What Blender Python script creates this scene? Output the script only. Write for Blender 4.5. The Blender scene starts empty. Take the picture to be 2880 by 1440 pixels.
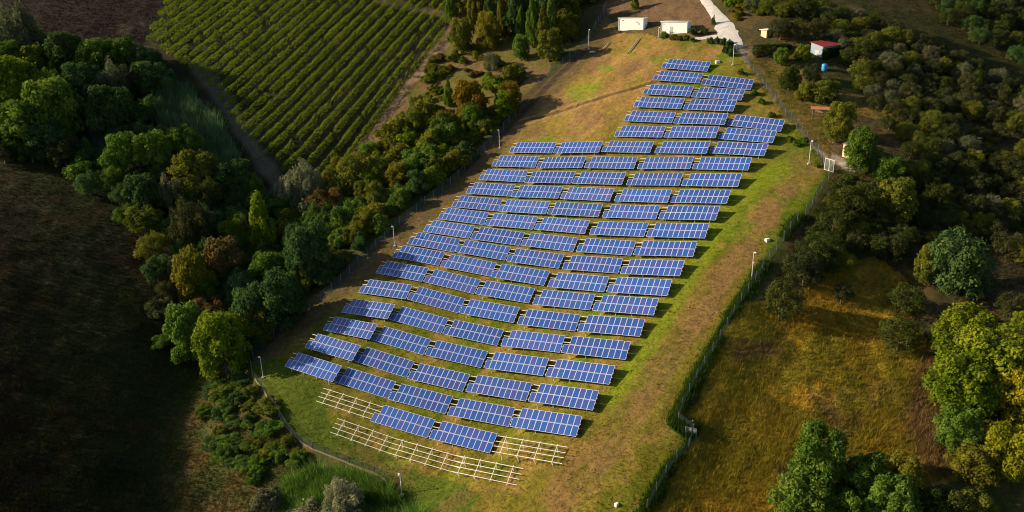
import bpy, math, random
import numpy as np
from mathutils import Vector, Matrix
random.seed(7); rng = np.random.default_rng(7)
sc = bpy.context.scene
col = sc.collection
R = math.radians
CAMZ = 110.0
F = 2280.0                                   # focal length in pixels of the 2880 px wide photograph
TILT = R(34.2)                               # tilt of the solar tables

# ------------------------------------------------------------------ camera
ct, st = math.cos(R(20)), math.sin(R(20))
cr, sr = math.cos(R(-1.5)), math.sin(R(-1.5))
fwd = np.array([0, ct, -st]); up0 = np.array([0, st, ct]); rt0 = np.array([1., 0, 0])
CR = np.stack([cr*rt0 + sr*up0, -sr*rt0 + cr*up0, fwd])      # rows: right, up, forward

def project(x, y, z):
    P = np.stack([x, y, z-CAMZ], -1) @ CR.T
    w = np.maximum(P[..., 2], 1e-3)
    return 1440 + F*P[..., 0]/w, 720 - F*P[..., 1]/w, P[..., 2]

# ------------------------------------------------------------------ value noise
def _h(ix, iy, s):
    n = (ix.astype(np.int64)*374761393 + iy.astype(np.int64)*668265263 + s*974711) & 0x7fffffff
    n = ((n ^ (n >> 13))*1274126177) & 0x7fffffff
    return ((n ^ (n >> 16)) & 0xffff)/65535.0
def vnoise(x, y, s=0):
    ix, iy = np.floor(x), np.floor(y); fx, fy = x-ix, y-iy
    fx = fx*fx*(3-2*fx); fy = fy*fy*(3-2*fy)
    a, b = _h(ix, iy, s), _h(ix+1, iy, s); c, d = _h(ix, iy+1, s), _h(ix+1, iy+1, s)
    return a+(b-a)*fx+(c-a)*fy+(a-b-c+d)*fx*fy
def fbm(x, y, sc_, s=0, o=4):
    t, a, n = 0, 0, 1.0
    for k in range(o):
        t = t + n*vnoise(x/sc_+17.3*k, y/sc_-9.1*k, s+k); a += n; n *= .5; sc_ = sc_/2.03
    return t/a                                # 0..1
def sstep(a, b, x):
    t = np.clip((x-a)/(b-a), 0, 1); return t*t*(3-2*t)

# ------------------------------------------------------------------ solar tables: row, column, x, y, z of the lower left corner, heading, slope
TABLES = [
  (1,3,36.71,196.87,-24.84,30.7,-2.1), (2,3,34.08,192.88,-27.05,29.7,-1.5), (2,4,43.72,185.64,-27.28,29.3,-4.0), (3,3,31.18,188.78,-29.64,30.2,0.1),
  (3,4,41.09,182.43,-29.59,32.0,-0.5), (4,3,28.51,185.00,-31.89,30.4,0.9), (4,4,38.57,178.99,-31.67,32.6,1.6), (5,3,25.84,180.94,-34.30,30.7,1.7),
  (5,4,35.78,174.77,-33.93,32.0,2.7), (5,5,45.89,169.38,-33.59,32.9,-2.1), (6,3,23.18,176.95,-36.96,32.5,4.1), (6,4,33.04,170.84,-36.14,31.5,3.9),
  (6,5,43.20,165.49,-35.58,33.2,0.6), (7,1,-0.06,185.18,-41.78,29.4,4.1), (7,2,9.90,178.35,-40.66,31.6,6.2), (7,3,19.94,172.73,-39.36,31.6,4.1),
  (7,4,30.45,166.68,-38.54,32.9,5.4), (7,5,40.49,161.35,-37.61,33.9,2.8), (8,1,-4.14,181.59,-44.07,28.9,3.9), (8,2,5.89,175.09,-43.22,30.5,6.1),
  (8,3,15.88,168.91,-41.89,28.8,4.5), (8,4,26.33,163.07,-40.95,29.8,5.7), (8,5,36.37,157.54,-39.89,31.8,5.0), (9,1,-7.06,177.30,-46.04,26.7,2.3),
  (9,2,3.07,170.60,-45.21,28.8,5.2), (9,3,13.09,165.10,-44.23,31.3,5.3), (9,4,23.55,159.07,-43.25,31.3,6.4), (9,5,33.46,153.19,-42.07,33.1,6.2),
  (10,1,-9.87,173.30,-48.06,27.7,2.4), (10,2,0.20,167.23,-47.36,30.1,4.9), (10,3,10.23,161.29,-46.38,31.6,4.7), (10,4,20.61,155.00,-45.37,32.0,5.9),
  (10,5,30.62,149.31,-44.26,34.9,7.3), (11,1,-12.88,169.50,-49.90,26.9,1.1), (11,2,-2.73,163.28,-49.36,28.8,3.9), (11,3,7.32,157.31,-48.40,28.7,3.9),
  (11,4,17.81,151.45,-47.55,31.5,6.0), (11,5,27.68,145.13,-46.19,34.7,7.5), (12,1,-15.75,166.25,-51.57,27.6,0.3), (12,2,-5.52,160.03,-51.25,28.4,2.6),
  (12,3,4.57,154.18,-50.55,31.2,3.5), (12,4,14.94,147.39,-49.65,30.8,5.9), (12,5,24.78,140.95,-48.21,32.6,7.5), (13,1,-18.70,162.96,-53.28,27.6,-0.3),
  (13,2,-8.42,156.82,-53.09,28.2,0.4), (13,3,1.74,150.33,-52.54,28.2,1.7), (13,4,12.12,143.84,-51.81,30.6,5.4), (13,5,21.93,137.17,-50.34,32.3,8.1),
  (14,1,-21.76,159.69,-54.79,26.6,-1.7), (14,2,-11.50,153.70,-54.70,25.9,-1.9), (14,3,-1.22,147.10,-54.56,27.9,1.0), (14,4,9.22,140.23,-53.86,30.2,5.1),
  (14,5,19.08,133.36,-52.40,33.2,8.6), (15,1,-24.68,156.53,-56.50,27.4,-1.1), (15,2,-14.37,150.40,-56.52,25.7,-2.7), (15,3,-4.17,143.76,-56.44,27.9,0.3),
  (15,4,6.32,136.72,-55.90,29.9,5.1), (15,5,16.25,129.73,-54.33,31.9,7.9), (16,1,-27.60,152.75,-58.47,29.0,0.2), (16,2,-17.48,147.00,-58.35,26.6,-4.0),
  (16,3,-7.09,140.53,-58.52,27.6,0.3), (16,4,3.46,133.52,-57.89,28.7,4.5), (16,5,13.42,126.19,-56.15,32.0,7.7), (17,1,-30.49,148.22,-60.77,27.8,2.6),
  (17,2,-20.39,143.08,-60.27,26.2,-5.0), (17,3,-10.05,136.95,-60.75,27.3,0.1), (17,4,0.56,130.03,-60.10,28.5,4.4), (17,5,10.56,122.49,-58.20,30.4,7.1),
  (18,1,-33.22,143.84,-63.03,29.1,4.0), (18,2,-23.34,139.12,-62.65,26.5,-4.2), (18,3,-12.96,133.10,-63.07,27.6,-0.2), (18,4,-2.32,126.27,-62.39,27.6,5.2),
  (18,5,7.62,118.63,-60.16,29.4,6.3), (19,1,-36.23,139.98,-64.89,29.5,2.2), (19,2,-26.32,135.15,-64.88,27.3,-4.0), (19,3,-15.97,129.36,-65.31,26.0,-1.4),
  (19,4,-5.26,122.59,-64.66,28.2,5.2), (19,5,4.84,114.90,-62.36,31.1,7.0), (20,1,-38.95,135.92,-66.43,29.4,-1.4), (20,2,-29.14,131.17,-67.08,26.6,-4.8),
  (20,3,-18.78,125.34,-67.78,27.9,0.7), (20,4,-8.27,118.77,-66.92,27.1,4.1), (20,5,1.97,111.03,-64.56,31.2,7.7), (21,1,-41.90,132.01,-68.25,29.0,-2.3),
  (21,2,-32.13,127.52,-69.23,25.8,-4.2), (21,3,-21.83,121.96,-69.82,26.0,-1.4), (21,4,-11.19,115.17,-69.14,26.9,3.4), (21,5,-0.97,107.36,-66.76,29.4,7.1),
  (22,2,-24.54,118.44,-71.84,26.5,-2.0), (22,3,-14.03,111.70,-71.22,28.3,2.3),
]

RACKS = [(22,1,-34.77,124.40,-71.23,28.7,-2.1), (22,4,-3.59,103.75,-68.76,30.5,7.7),
  (23,1,-31.26,117.76,-73.39,26.7,-4.5), (23,2,-20.63,111.58,-73.72,29.5,1.4), (23,3,-10.08,103.85,-72.11,30.4,7.0)]
LOW = 0.68                                   # height of the lower panel edge above the ground
W = 11*1.018

# ------------------------------------------------------------------ terrain
BX, BY, BC = 0.2803, 0.3461, -104.617-LOW
_g = []
for t in TABLES + RACKS:
    a = np.array([math.cos(R(t[5]))*math.cos(R(t[6])), -math.sin(R(t[5]))*math.cos(R(t[6])), math.sin(R(t[6]))])
    for q in (1.5, 9.7):
        p = np.array(t[2:5]) + a*q; _g.append((p[0], p[1], p[2]-LOW))
_g = np.array(_g); _gr = _g[:, 2] - (BX*_g[:, 0]+BY*_g[:, 1]+BC)
_SIG = 5.5
def _ker(x, y, val):
    num = np.zeros_like(x); den = np.zeros_like(x)+.02
    for (gx, gy, _), v in zip(_g, val):
        w = np.exp(-((x-gx)**2+(y-gy)**2)/(2*_SIG**2)); num += w*v; den += w
    return num/den
_gv2 = _gr - _ker(_g[:, 0].copy(), _g[:, 1].copy(), _gr)
_rx, _ry = np.meshgrid(np.arange(-66, 78.), np.arange(79, 228.)); _rs = _rx.shape
_RES = (_ker(_rx.ravel(), _ry.ravel(), _gr)+_ker(_rx.ravel(), _ry.ravel(), _gv2)).reshape(_rs)
def soft(s, k=6.0):
    return np.where(s > 40, s, k*np.log1p(np.exp(np.clip(s/k, -30, 30))))
def XL(y): return np.interp(y, [90, 118, 137, 162, 180, 204, 222, 260], [-16, -30, -43, -26, -14, -4, 18, 40])
def XR(y): return np.interp(y, [80, 88, 104, 122, 148, 187, 260], [12, 17, 23, 37, 61, 60, 74])
def XG(y): return np.interp(y, [80, 100, 125, 150, 175, 205, 300], [-44, -50, -56, -56, -50, -40, 0])
def Zs(x, y):
    """smooth ground height (camera at 110 m)"""
    x = np.asarray(x, float); y = np.asarray(y, float)
    yy = np.where(y > 330, 330+(y-330)*.35, y)
    xx = np.clip(x, -260, 200)
    z = BX*xx + BY*yy + BC
    # right: the hill crests behind the fence and falls away
    s = soft(xx-XR(y)-3, 5)
    gr = np.interp(y, [80, 105, 135, 175, 230, 300], [.15, .12, -.08, -.12, -.08, .0])
    z = z - (.28-gr)*s
    # left: beyond the gully the far bank rises again
    s = soft(XG(y)-xx, 7)
    gl = np.interp(y, [90, 150, 185, 225, 330], [.46, .48, .36, .29, .25])
    z = z + gl*s
    z = z - 3.2*np.exp(-((xx-XG(y))/11)**2)*np.interp(y, [60, 100, 190, 230], [.6, 1, 1, 0])
    z = z + np.where((np.abs(x) < 80) & (y > 80) & (y < 220), 1, 0)*0
    return z + CAMZ
def Z(x, y):
    x = np.asarray(x, float); y = np.asarray(y, float)
    shp = x.shape; x = np.atleast_1d(x); y = np.atleast_1d(y)
    z = Zs(x, y)
    m = (x > -65) & (x < 75) & (y > 80) & (y < 225)
    if m.any():
        fx, fy = x[m]+66, y[m]-79; ix, iy = fx.astype(int), fy.astype(int); fx, fy = fx-ix, fy-iy
        z[m] += (_RES[iy, ix]*(1-fx)+_RES[iy, ix+1]*fx)*(1-fy)+(_RES[iy+1, ix]*(1-fx)+_RES[iy+1, ix+1]*fx)*fy
    return z.reshape(shp)
# keep the ground clear of every table
_cl = []
for t in TABLES + RACKS:
    a = np.array([math.cos(R(t[5]))*math.cos(R(t[6])), -math.sin(R(t[5]))*math.cos(R(t[6])), math.sin(R(t[6]))])
    h_ = np.array([math.sin(R(t[5])), math.cos(R(t[5])), 0]); n_ = np.cross(a, h_); u_ = math.cos(TILT)*h_+math.sin(TILT)*n_/np.linalg.norm(n_)
    for q in np.linspace(-.2, 11.4, 9):
        for w_ in (-.5, .3, 1.2, 2.2): p = np.array(t[2:5])+a*q+u_*w_; _cl.append((p[0], p[1], (np.array(t[2:5])+a*q+u_*max(w_, 0))[2]+CAMZ-.50))
_cl = np.array(_cl)
for _it in range(4):
    ex = Z(_cl[:, 0], _cl[:, 1])-_cl[:, 2]; dn = np.zeros_like(_RES)
    for (qx_, qy_, _), e in zip(_cl[ex > .01], ex[ex > .01]):
        i0, i1 = max(0, int(qy_-79)-7), int(qy_-79)+8; j0, j1 = max(0, int(qx_+66)-7), int(qx_+66)+8
        g_ = np.exp(-((_rx[i0:i1, j0:j1]-qx_)**2+(_ry[i0:i1, j0:j1]-qy_)**2)/(2*1.9**2)); dn[i0:i1, j0:j1] = np.maximum(dn[i0:i1, j0:j1], g_*e)
    _RES -= dn
def ground(px, py):
    """where the ray through a photograph pixel meets the ground"""
    px = np.atleast_1d(np.asarray(px, float)); py = np.atleast_1d(np.asarray(py, float))
    d = np.stack([(px-1440)/F, -(py-720)/F, np.ones_like(px)], -1) @ CR
    lo = np.full(px.shape, 60.); hi = np.full(px.shape, 560.); done = np.zeros(px.shape, bool)
    for t in np.arange(62, 560, 3.0):
        P = d*t
        hit = (P[:, 2]+CAMZ < Zs(P[:, 0], P[:, 1])+.0) & ~done
        hi = np.where(hit, t+8, hi); lo = np.where(hit, t-12, lo); done |= hit
    for k in range(26):
        m = (lo+hi)/2; P = d*m[:, None]
        b = P[:, 2]+CAMZ < Z(P[:, 0], P[:, 1]); hi = np.where(b, m, hi); lo = np.where(b, lo, m)
    P = d*((lo+hi)/2)[:, None]
    return np.stack([P[:, 0], P[:, 1], Z(P[:, 0], P[:, 1])], -1)
def G(px, py):
    p = ground(px, py)[0]; return p
def dist(p): return float((p-np.array([0, 0, CAMZ])) @ fwd)
def inside(px, py, poly):
    r = np.zeros(px.shape, bool); n = len(poly)
    for i in range(n):
        x1, y1 = poly[i]; x2, y2 = poly[(i+1) % n]
        if y1 == y2: continue
        c = (py < max(y1, y2)) & (py >= min(y1, y2)) & (px < x1+(py-y1)*(x2-x1)/(y2-y1)); r ^= c
    return r
def dline(px, py, pl):
    """distance in pixels to a polyline"""
    d = np.full(px.shape, 1e9)
    for (x1, y1), (x2, y2) in zip(pl[:-1], pl[1:]):
        L = (x2-x1)**2+(y2-y1)**2
        t = np.clip(((px-x1)*(x2-x1)+(py-y1)*(y2-y1))/L, 0, 1)
        d = np.minimum(d, np.hypot(px-x1-t*(x2-x1), py-y1-t*(y2-y1)))
    return d
def interior_poly(poly, n, seed):
    r = np.random.default_rng(seed); xs = [p[0] for p in poly]; ys = [p[1] for p in poly]; out = []
    while len(out) < n:
        x = r.uniform(min(xs), max(xs)); y = r.uniform(min(ys), max(ys))
        if inside(np.array([x]), np.array([y]), poly)[0]: out.append((x, y))
    return out

# ------------------------------------------------------------------ outlines read off the photograph (ground plan)
FENCE_L = [(1704,28),(1650,128),(1570,196),(1486,280),(1358,430),(1280,511),(1140,620),(1088,673),(1004,752),(920,836),(820,910),(745,968),(704,1015),(712,1060),(749,1111),(816,1218),(861,1257),(951,1292),(1080,1340),(1130,1470)]
FENCE_R1 = [(2071,142),(2144,238),(2200,316),(2244,367),(2306,440),(2317,478)]
FENCE_R2 = [(2343,486),(2334,503),(2300,545),(2278,595),(2233,634),(2200,684),(2166,728),(2116,806),(2065,884),(2032,946),(1993,1013),(1953,1080),(1920,1147),(1902,1186),(1958,1230),(1927,1280),(1900,1302),(1877,1332),(1832,1415),(1800,1470)]
FARM = FENCE_L[:-1] + [(1130,1500),(1790,1500)] + FENCE_R2[::-1] + [(2317,478)] + FENCE_R1[::-1] + [(2030,105),(1960,112),(1860,112),(1820,95),(1740,92),(1704,40)]
VINE = [(408,118),(560,-160),(1330,-160),(1262,78),(1215,140),(1100,300),(980,440),(915,535),(800,505),(690,385),(560,215)]
TRACK_L = [(560,190),(640,290),(690,380),(740,450),(790,520),(770,560)]
TRACK_R = [(1290,70),(1230,140),(1110,310),(1000,440),(930,535)]
TRACK_T = [(1060,0),(1150,18),(1240,40),(1290,70)]
GOLD = [(2080,860),(2220,840),(2330,760),(2480,720),(2560,780),(2590,900),(2640,1000),(2700,1330),(2560,1400),(2400,1420),(2200,1500),(2130,1500),(1800,1500),(1840,1415),(1905,1310),(1965,1235),(1905,1190),(1960,1080),(2040,945)]
PATH_R = [(2088,140),(2150,235),(2205,312),(2250,362),(2320,430),(2400,470)]
MEADOW = [(1704,40),(1486,280),(1358,430),(1290,470),(1430,415),(1700,415),(1790,320),(1850,215),(1900,180),(2000,175),(2050,120),(1960,112),(1800,95)]

# ------------------------------------------------------------------ mesh helpers
def mesh_np(name, V, faces, nper, mats=(), smooth=False, attr=None):
    me = bpy.data.meshes.new(name); V = np.asarray(V, np.float32); faces = np.asarray(faces, np.int32)
    me.vertices.add(len(V)); me.vertices.foreach_set('co', V.ravel())
    me.loops.add(faces.size); me.loops.foreach_set('vertex_index', faces.ravel())
    me.polygons.add(len(faces)); me.polygons.foreach_set('loop_start', np.arange(0, faces.size, nper, dtype=np.int32))
    if smooth: me.polygons.foreach_set('use_smooth', np.ones(len(faces), bool))
    for m in mats: me.materials.append(m)
    if attr:
        for k, (dom, typ, arr) in attr.items():
            a = me.attributes.new(k, typ, dom)
            a.data.foreach_set('color' if typ == 'FLOAT_COLOR' else 'value', np.asarray(arr, np.float32).ravel())
    me.update(); me.validate()
    return me
class MB:
    def __init__(s): s.v = []; s.f = []; s.m = []
    def quad(s, a, b, c, d, m=0):
        n = len(s.v); s.v += [tuple(a), tuple(b), tuple(c), tuple(d)]; s.f.append((n, n+1, n+2, n+3)); s.m.append(m)
    def poly(s, pts, m=0):
        n = len(s.v); s.v += [tuple(p) for p in pts]; s.f.append(tuple(range(n, n+len(pts)))); s.m.append(m)
    def box(s, lo, hi, m=0, mat=None):
        x0, y0, z0 = lo; x1, y1, z1 = hi
        P = [(x0,y0,z0),(x1,y0,z0),(x1,y1,z0),(x0,y1,z0),(x0,y0,z1),(x1,y0,z1),(x1,y1,z1),(x0,y1,z1)]
        if mat is not None: P = [tuple(mat @ Vector(p)) for p in P]
        n = len(s.v); s.v += P
        for f in ((0,3,2,1),(4,5,6,7),(0,1,5,4),(1,2,6,5),(2,3,7,6),(3,0,4,7)): s.f.append(tuple(n+i for i in f)); s.m.append(m)
    def tube(s, pts, rad, seg=8, m=0, cap=True):
        pts = [Vector(p) for p in pts]; rings = []
        for i, p in enumerate(pts):
            t = (pts[min(i+1, len(pts)-1)]-pts[max(i-1, 0)]).normalized()
            a = t.orthogonal().normalized(); b = t.cross(a); r = rad[i] if hasattr(rad, '__len__') else rad
            n = len(s.v); rings.append(n)
            for k in range(seg):
                q = 2*math.pi*k/seg; s.v.append(tuple(p+(a*math.cos(q)+b*math.sin(q))*r))
        for r0, r1 in zip(rings[:-1], rings[1:]):
            for k in range(seg): s.f.append((r0+k, r0+(k+1) % seg, r1+(k+1) % seg, r1+k)); s.m.append(m)
        if cap:
            s.f.append(tuple(rings[0]+k for k in range(seg))[::-1]); s.m.append(m)
            s.f.append(tuple(rings[-1]+k for k in range(seg))); s.m.append(m)
    def mesh(s, name, mats, smooth=False):
        me = bpy.data.meshes.new(name); me.from_pydata(s.v, [], s.f)
        for m in mats: me.materials.append(m)
        me.polygons.foreach_set('material_index', s.m)
        if smooth: me.polygons.foreach_set('use_smooth', [True]*len(s.f))
        me.update(); return me
def link(name, data, parent=None):
    o = bpy.data.objects.new(name, data); col.objects.link(o)
    if parent is not None: o.parent = parent
    return o
def tag(o, label=None, cat=None, group=None, kind=None):
    if label: o['label'] = label
    if cat: o['category'] = cat
    if group: o['group'] = group
    if kind: o['kind'] = kind
    return o
def empty(name, loc, label, cat, group=None, rz=0):
    o = bpy.data.objects.new(name, None); col.objects.link(o); o.location = [float(v) for v in loc]; o.rotation_euler[2] = rz
    o.empty_display_size = .3
    return tag(o, label, cat, group)
ORD = 'first second third fourth fifth sixth seventh eighth ninth tenth eleventh twelfth thirteenth fourteenth fifteenth sixteenth seventeenth eighteenth nineteenth twentieth'.split()
ORD += ['twenty-'+w for w in ORD[:9]] + ['thirtieth'] + ['thirty-'+w for w in ORD[:9]] + ['fortieth'] + ['forty-'+w for w in ORD[:9]] + ['fiftieth'] + ['fifty-'+w for w in ORD[:9]] + ['sixtieth']*60

# ------------------------------------------------------------------ materials
def new_mat(name):
    m = bpy.data.materials.new(name); m.use_nodes = True; nt = m.node_tree
    b = nt.nodes['Principled BSDF']; return m, nt, b
def N(nt, typ, **kw):
    n = nt.nodes.new(typ)
    for k, v in kw.items():
        if k.startswith('_'): setattr(n, k[1:], v)
        else: n.inputs[k.replace('__', ' ')].default_value = v
    return n
def simple(name, c, rough=.6, metal=0, var=.25, scale=4.0, spec=.3):
    m, nt, b = new_mat(name); L = nt.links
    tc = N(nt, 'ShaderNodeTexCoord'); nz = N(nt, 'ShaderNodeTexNoise', Scale=scale, Detail=5.0)
    L.new(tc.outputs['Object'], nz.inputs['Vector'])
    mx = N(nt, 'ShaderNodeMix', _data_type='RGBA')
    mx.inputs[6].default_value = (*[v*(1-var) for v in c], 1); mx.inputs[7].default_value = (*[min(1, v*(1+var)) for v in c], 1)
    L.new(nz.outputs['Fac'], mx.inputs[0]); L.new(mx.outputs[2], b.inputs['Base Color'])
    b.inputs['Roughness'].default_value = rough; b.inputs['Metallic'].default_value = metal; b.inputs['Specular IOR Level'].default_value = spec
    return m
def ground_mat():
    m, nt, b = new_mat('ground_cover'); L = nt.links
    at = N(nt, 'ShaderNodeAttribute', _attribute_name='albedo')
    tc = N(nt, 'ShaderNodeTexCoord')
    n1 = N(nt, 'ShaderNodeTexNoise', Scale=1.1, Detail=8.0, Roughness=.65); L.new(tc.outputs['Object'], n1.inputs['Vector'])
    n2 = N(nt, 'ShaderNodeTexNoise', Scale=4.5, Detail=6.0, Roughness=.7); L.new(tc.outputs['Object'], n2.inputs['Vector'])
    add = N(nt, 'ShaderNodeMath', _operation='MULTIPLY'); L.new(n1.outputs['Fac'], add.inputs[0]); L.new(n2.outputs['Fac'], add.inputs[1])
    mr = N(nt, 'ShaderNodeMapRange'); mr.inputs[1].default_value = .10; mr.inputs[2].default_value = .42; mr.inputs[3].default_value = .45; mr.inputs[4].default_value = 1.6
    L.new(add.outputs[0], mr.inputs[0])
    mx = N(nt, 'ShaderNodeMix', _data_type='RGBA', _blend_type='MULTIPLY'); mx.inputs[0].default_value = 1
    L.new(at.outputs['Color'], mx.inputs[6]); L.new(mr.outputs[0], mx.inputs[7]); L.new(mx.outputs[2], b.inputs['Base Color'])
    bp = N(nt, 'ShaderNodeBump', Strength=.55, Distance=.25); L.new(add.outputs[0], bp.inputs['Height']); L.new(bp.outputs[0], b.inputs['Normal'])
    b.inputs['Roughness'].default_value = .95; b.inputs['Specular IOR Level'].default_value = .1
    return m
def leaf_mat(name, transl=.3, attr_col=False):
    m, nt, b = new_mat(name); L = nt.links; nt.nodes.remove(b); out = nt.nodes['Material Output']
    if attr_col:
        src = N(nt, 'ShaderNodeAttribute', _attribute_name='albedo').outputs['Color']
    else:
        src = N(nt, 'ShaderNodeObjectInfo').outputs['Color']
    at = N(nt, 'ShaderNodeAttribute', _attribute_name='tint')
    mr = N(nt, 'ShaderNodeMapRange'); mr.inputs[3].default_value = .5; mr.inputs[4].default_value = 1.55; L.new(at.outputs['Fac'], mr.inputs[0])
    hs = N(nt, 'ShaderNodeHueSaturation'); L.new(src, hs.inputs['Color'])
    hr = N(nt, 'ShaderNodeMapRange'); hr.inputs[3].default_value = .525; hr.inputs[4].default_value = .475; L.new(at.outputs['Fac'], hr.inputs[0]); L.new(hr.outputs[0], hs.inputs['Hue'])
    L.new(mr.outputs[0], hs.inputs['Value'])
    d = N(nt, 'ShaderNodeBsdfDiffuse'); t = N(nt, 'ShaderNodeBsdfTranslucent'); ms = N(nt, 'ShaderNodeMixShader'); ms.inputs[0].default_value = transl
    L.new(hs.outputs[0], d.inputs['Color']); L.new(hs.outputs[0], t.inputs['Color']); L.new(d.outputs[0], ms.inputs[1]); L.new(t.outputs[0], ms.inputs[2]); L.new(ms.outputs[0], out.inputs['Surface'])
    return m
def cell_mat():
    m, nt, b = new_mat('solar_cell'); L = nt.links
    oi = N(nt, 'ShaderNodeObjectInfo'); rp = N(nt, 'ShaderNodeValToRGB'); e = rp.color_ramp.elements
    e[0].position = 0; e[0].color = (.022, .085, .34, 1); e[1].position = 1; e[1].color = (.050, .076, .31, 1)
    for p_, c_ in ((.3, (.026, .084, .34, 1)), (.6, (.036, .082, .33, 1)), (.85, (.045, .078, .31, 1))):
        q = e.new(p_); q.color = c_
    L.new(oi.outputs['Random'], rp.inputs[0])
    tc = N(nt, 'ShaderNodeTexCoord'); vo = N(nt, 'ShaderNodeTexVoronoi', Scale=9.0); L.new(tc.outputs['Object'], vo.inputs['Vector'])
    nz = N(nt, 'ShaderNodeTexNoise', Scale=1.2, Detail=2.0); L.new(tc.outputs['Object'], nz.inputs['Vector'])
    mr = N(nt, 'ShaderNodeMapRange'); mr.inputs[3].default_value = .82; mr.inputs[4].default_value = 1.2; L.new(vo.outputs['Color'], mr.inputs[0])
    mx = N(nt, 'ShaderNodeMix', _data_type='RGBA', _blend_type='MULTIPLY'); mx.inputs[0].default_value = 1
    L.new(rp.outputs[0], mx.inputs[6]); L.new(mr.outputs[0], mx.inputs[7])
    m2 = N(nt, 'ShaderNodeMix', _data_type='RGBA', _blend_type='MULTIPLY'); m2.inputs[0].default_value = 1; L.new(mx.outputs[2], m2.inputs[6]); L.new(oi.outputs['Color'], m2.inputs[7]); L.new(m2.outputs[2], b.inputs['Base Color'])
    b.inputs['Roughness'].default_value = .22; b.inputs['Specular IOR Level'].default_value = .5
    return m
M = dict(ground=ground_mat(), leaf=leaf_mat('foliage', .42), grass=leaf_mat('grass_blades', .3, True), cell=cell_mat(),
  frame=simple('anodised_frame', (.57, .60, .72), .45, 0, .05), steel=simple('galvanised_steel', (.60, .57, .52), .5, .15, .3, 2),
  back=simple('module_backsheet', (.55, .55, .55), .7), bark=simple('bark', (.11, .085, .06), .9, 0, .4),
  pole=simple('painted_pole', (.55, .56, .56), .5), white=simple('white_plastic', (.8, .8, .78), .4, 0, .05), concrete=simple('concrete', (.45, .42, .38), .9, 0, .3, 6),
  wire=simple('fence_wire', (.06, .085, .10), .5, .3, .15), post=simple('fence_post', (.17, .17, .165), .6), kerb=simple('old_kerb', (.20, .165, .12), .9, 0, .4, 3), wall=simple('white_wall', (.82, .82, .82), .8, 0, .10, .9),
  roofgrey=simple('bitumen_roof', (.20, .18, .16), .9, 0, .3), dark=simple('dark_vent', (.16, .17, .18), .7), red=simple('red_roof_sheet', (.32, .045, .04), .7, 0, .25),
  shadewall=simple('shade_tinted_wall', (.26, .34, .43), .8, 0, .12, 2), cream=simple('cream_wall', (.66, .56, .36), .9, 0, .15), rust=simple('rusty_sheet', (.42, .17, .08), .8, 0, .4, 5),  # shed wall made bluish and darker, its shade painted into the colour
  blue=simple('blue_plastic', (.04, .26, .55), .45, 0, .1), road=simple('pale_gravel', (.50, .47, .45), .95, 0, .45, .9), wood=simple('weathered_timber', (.36, .29, .20), .9, 0, .35, 5),
  door=simple('grey_door', (.45, .46, .46), .6), soil=simple('bare_soil', (.15, .10, .06), .95))

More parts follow.
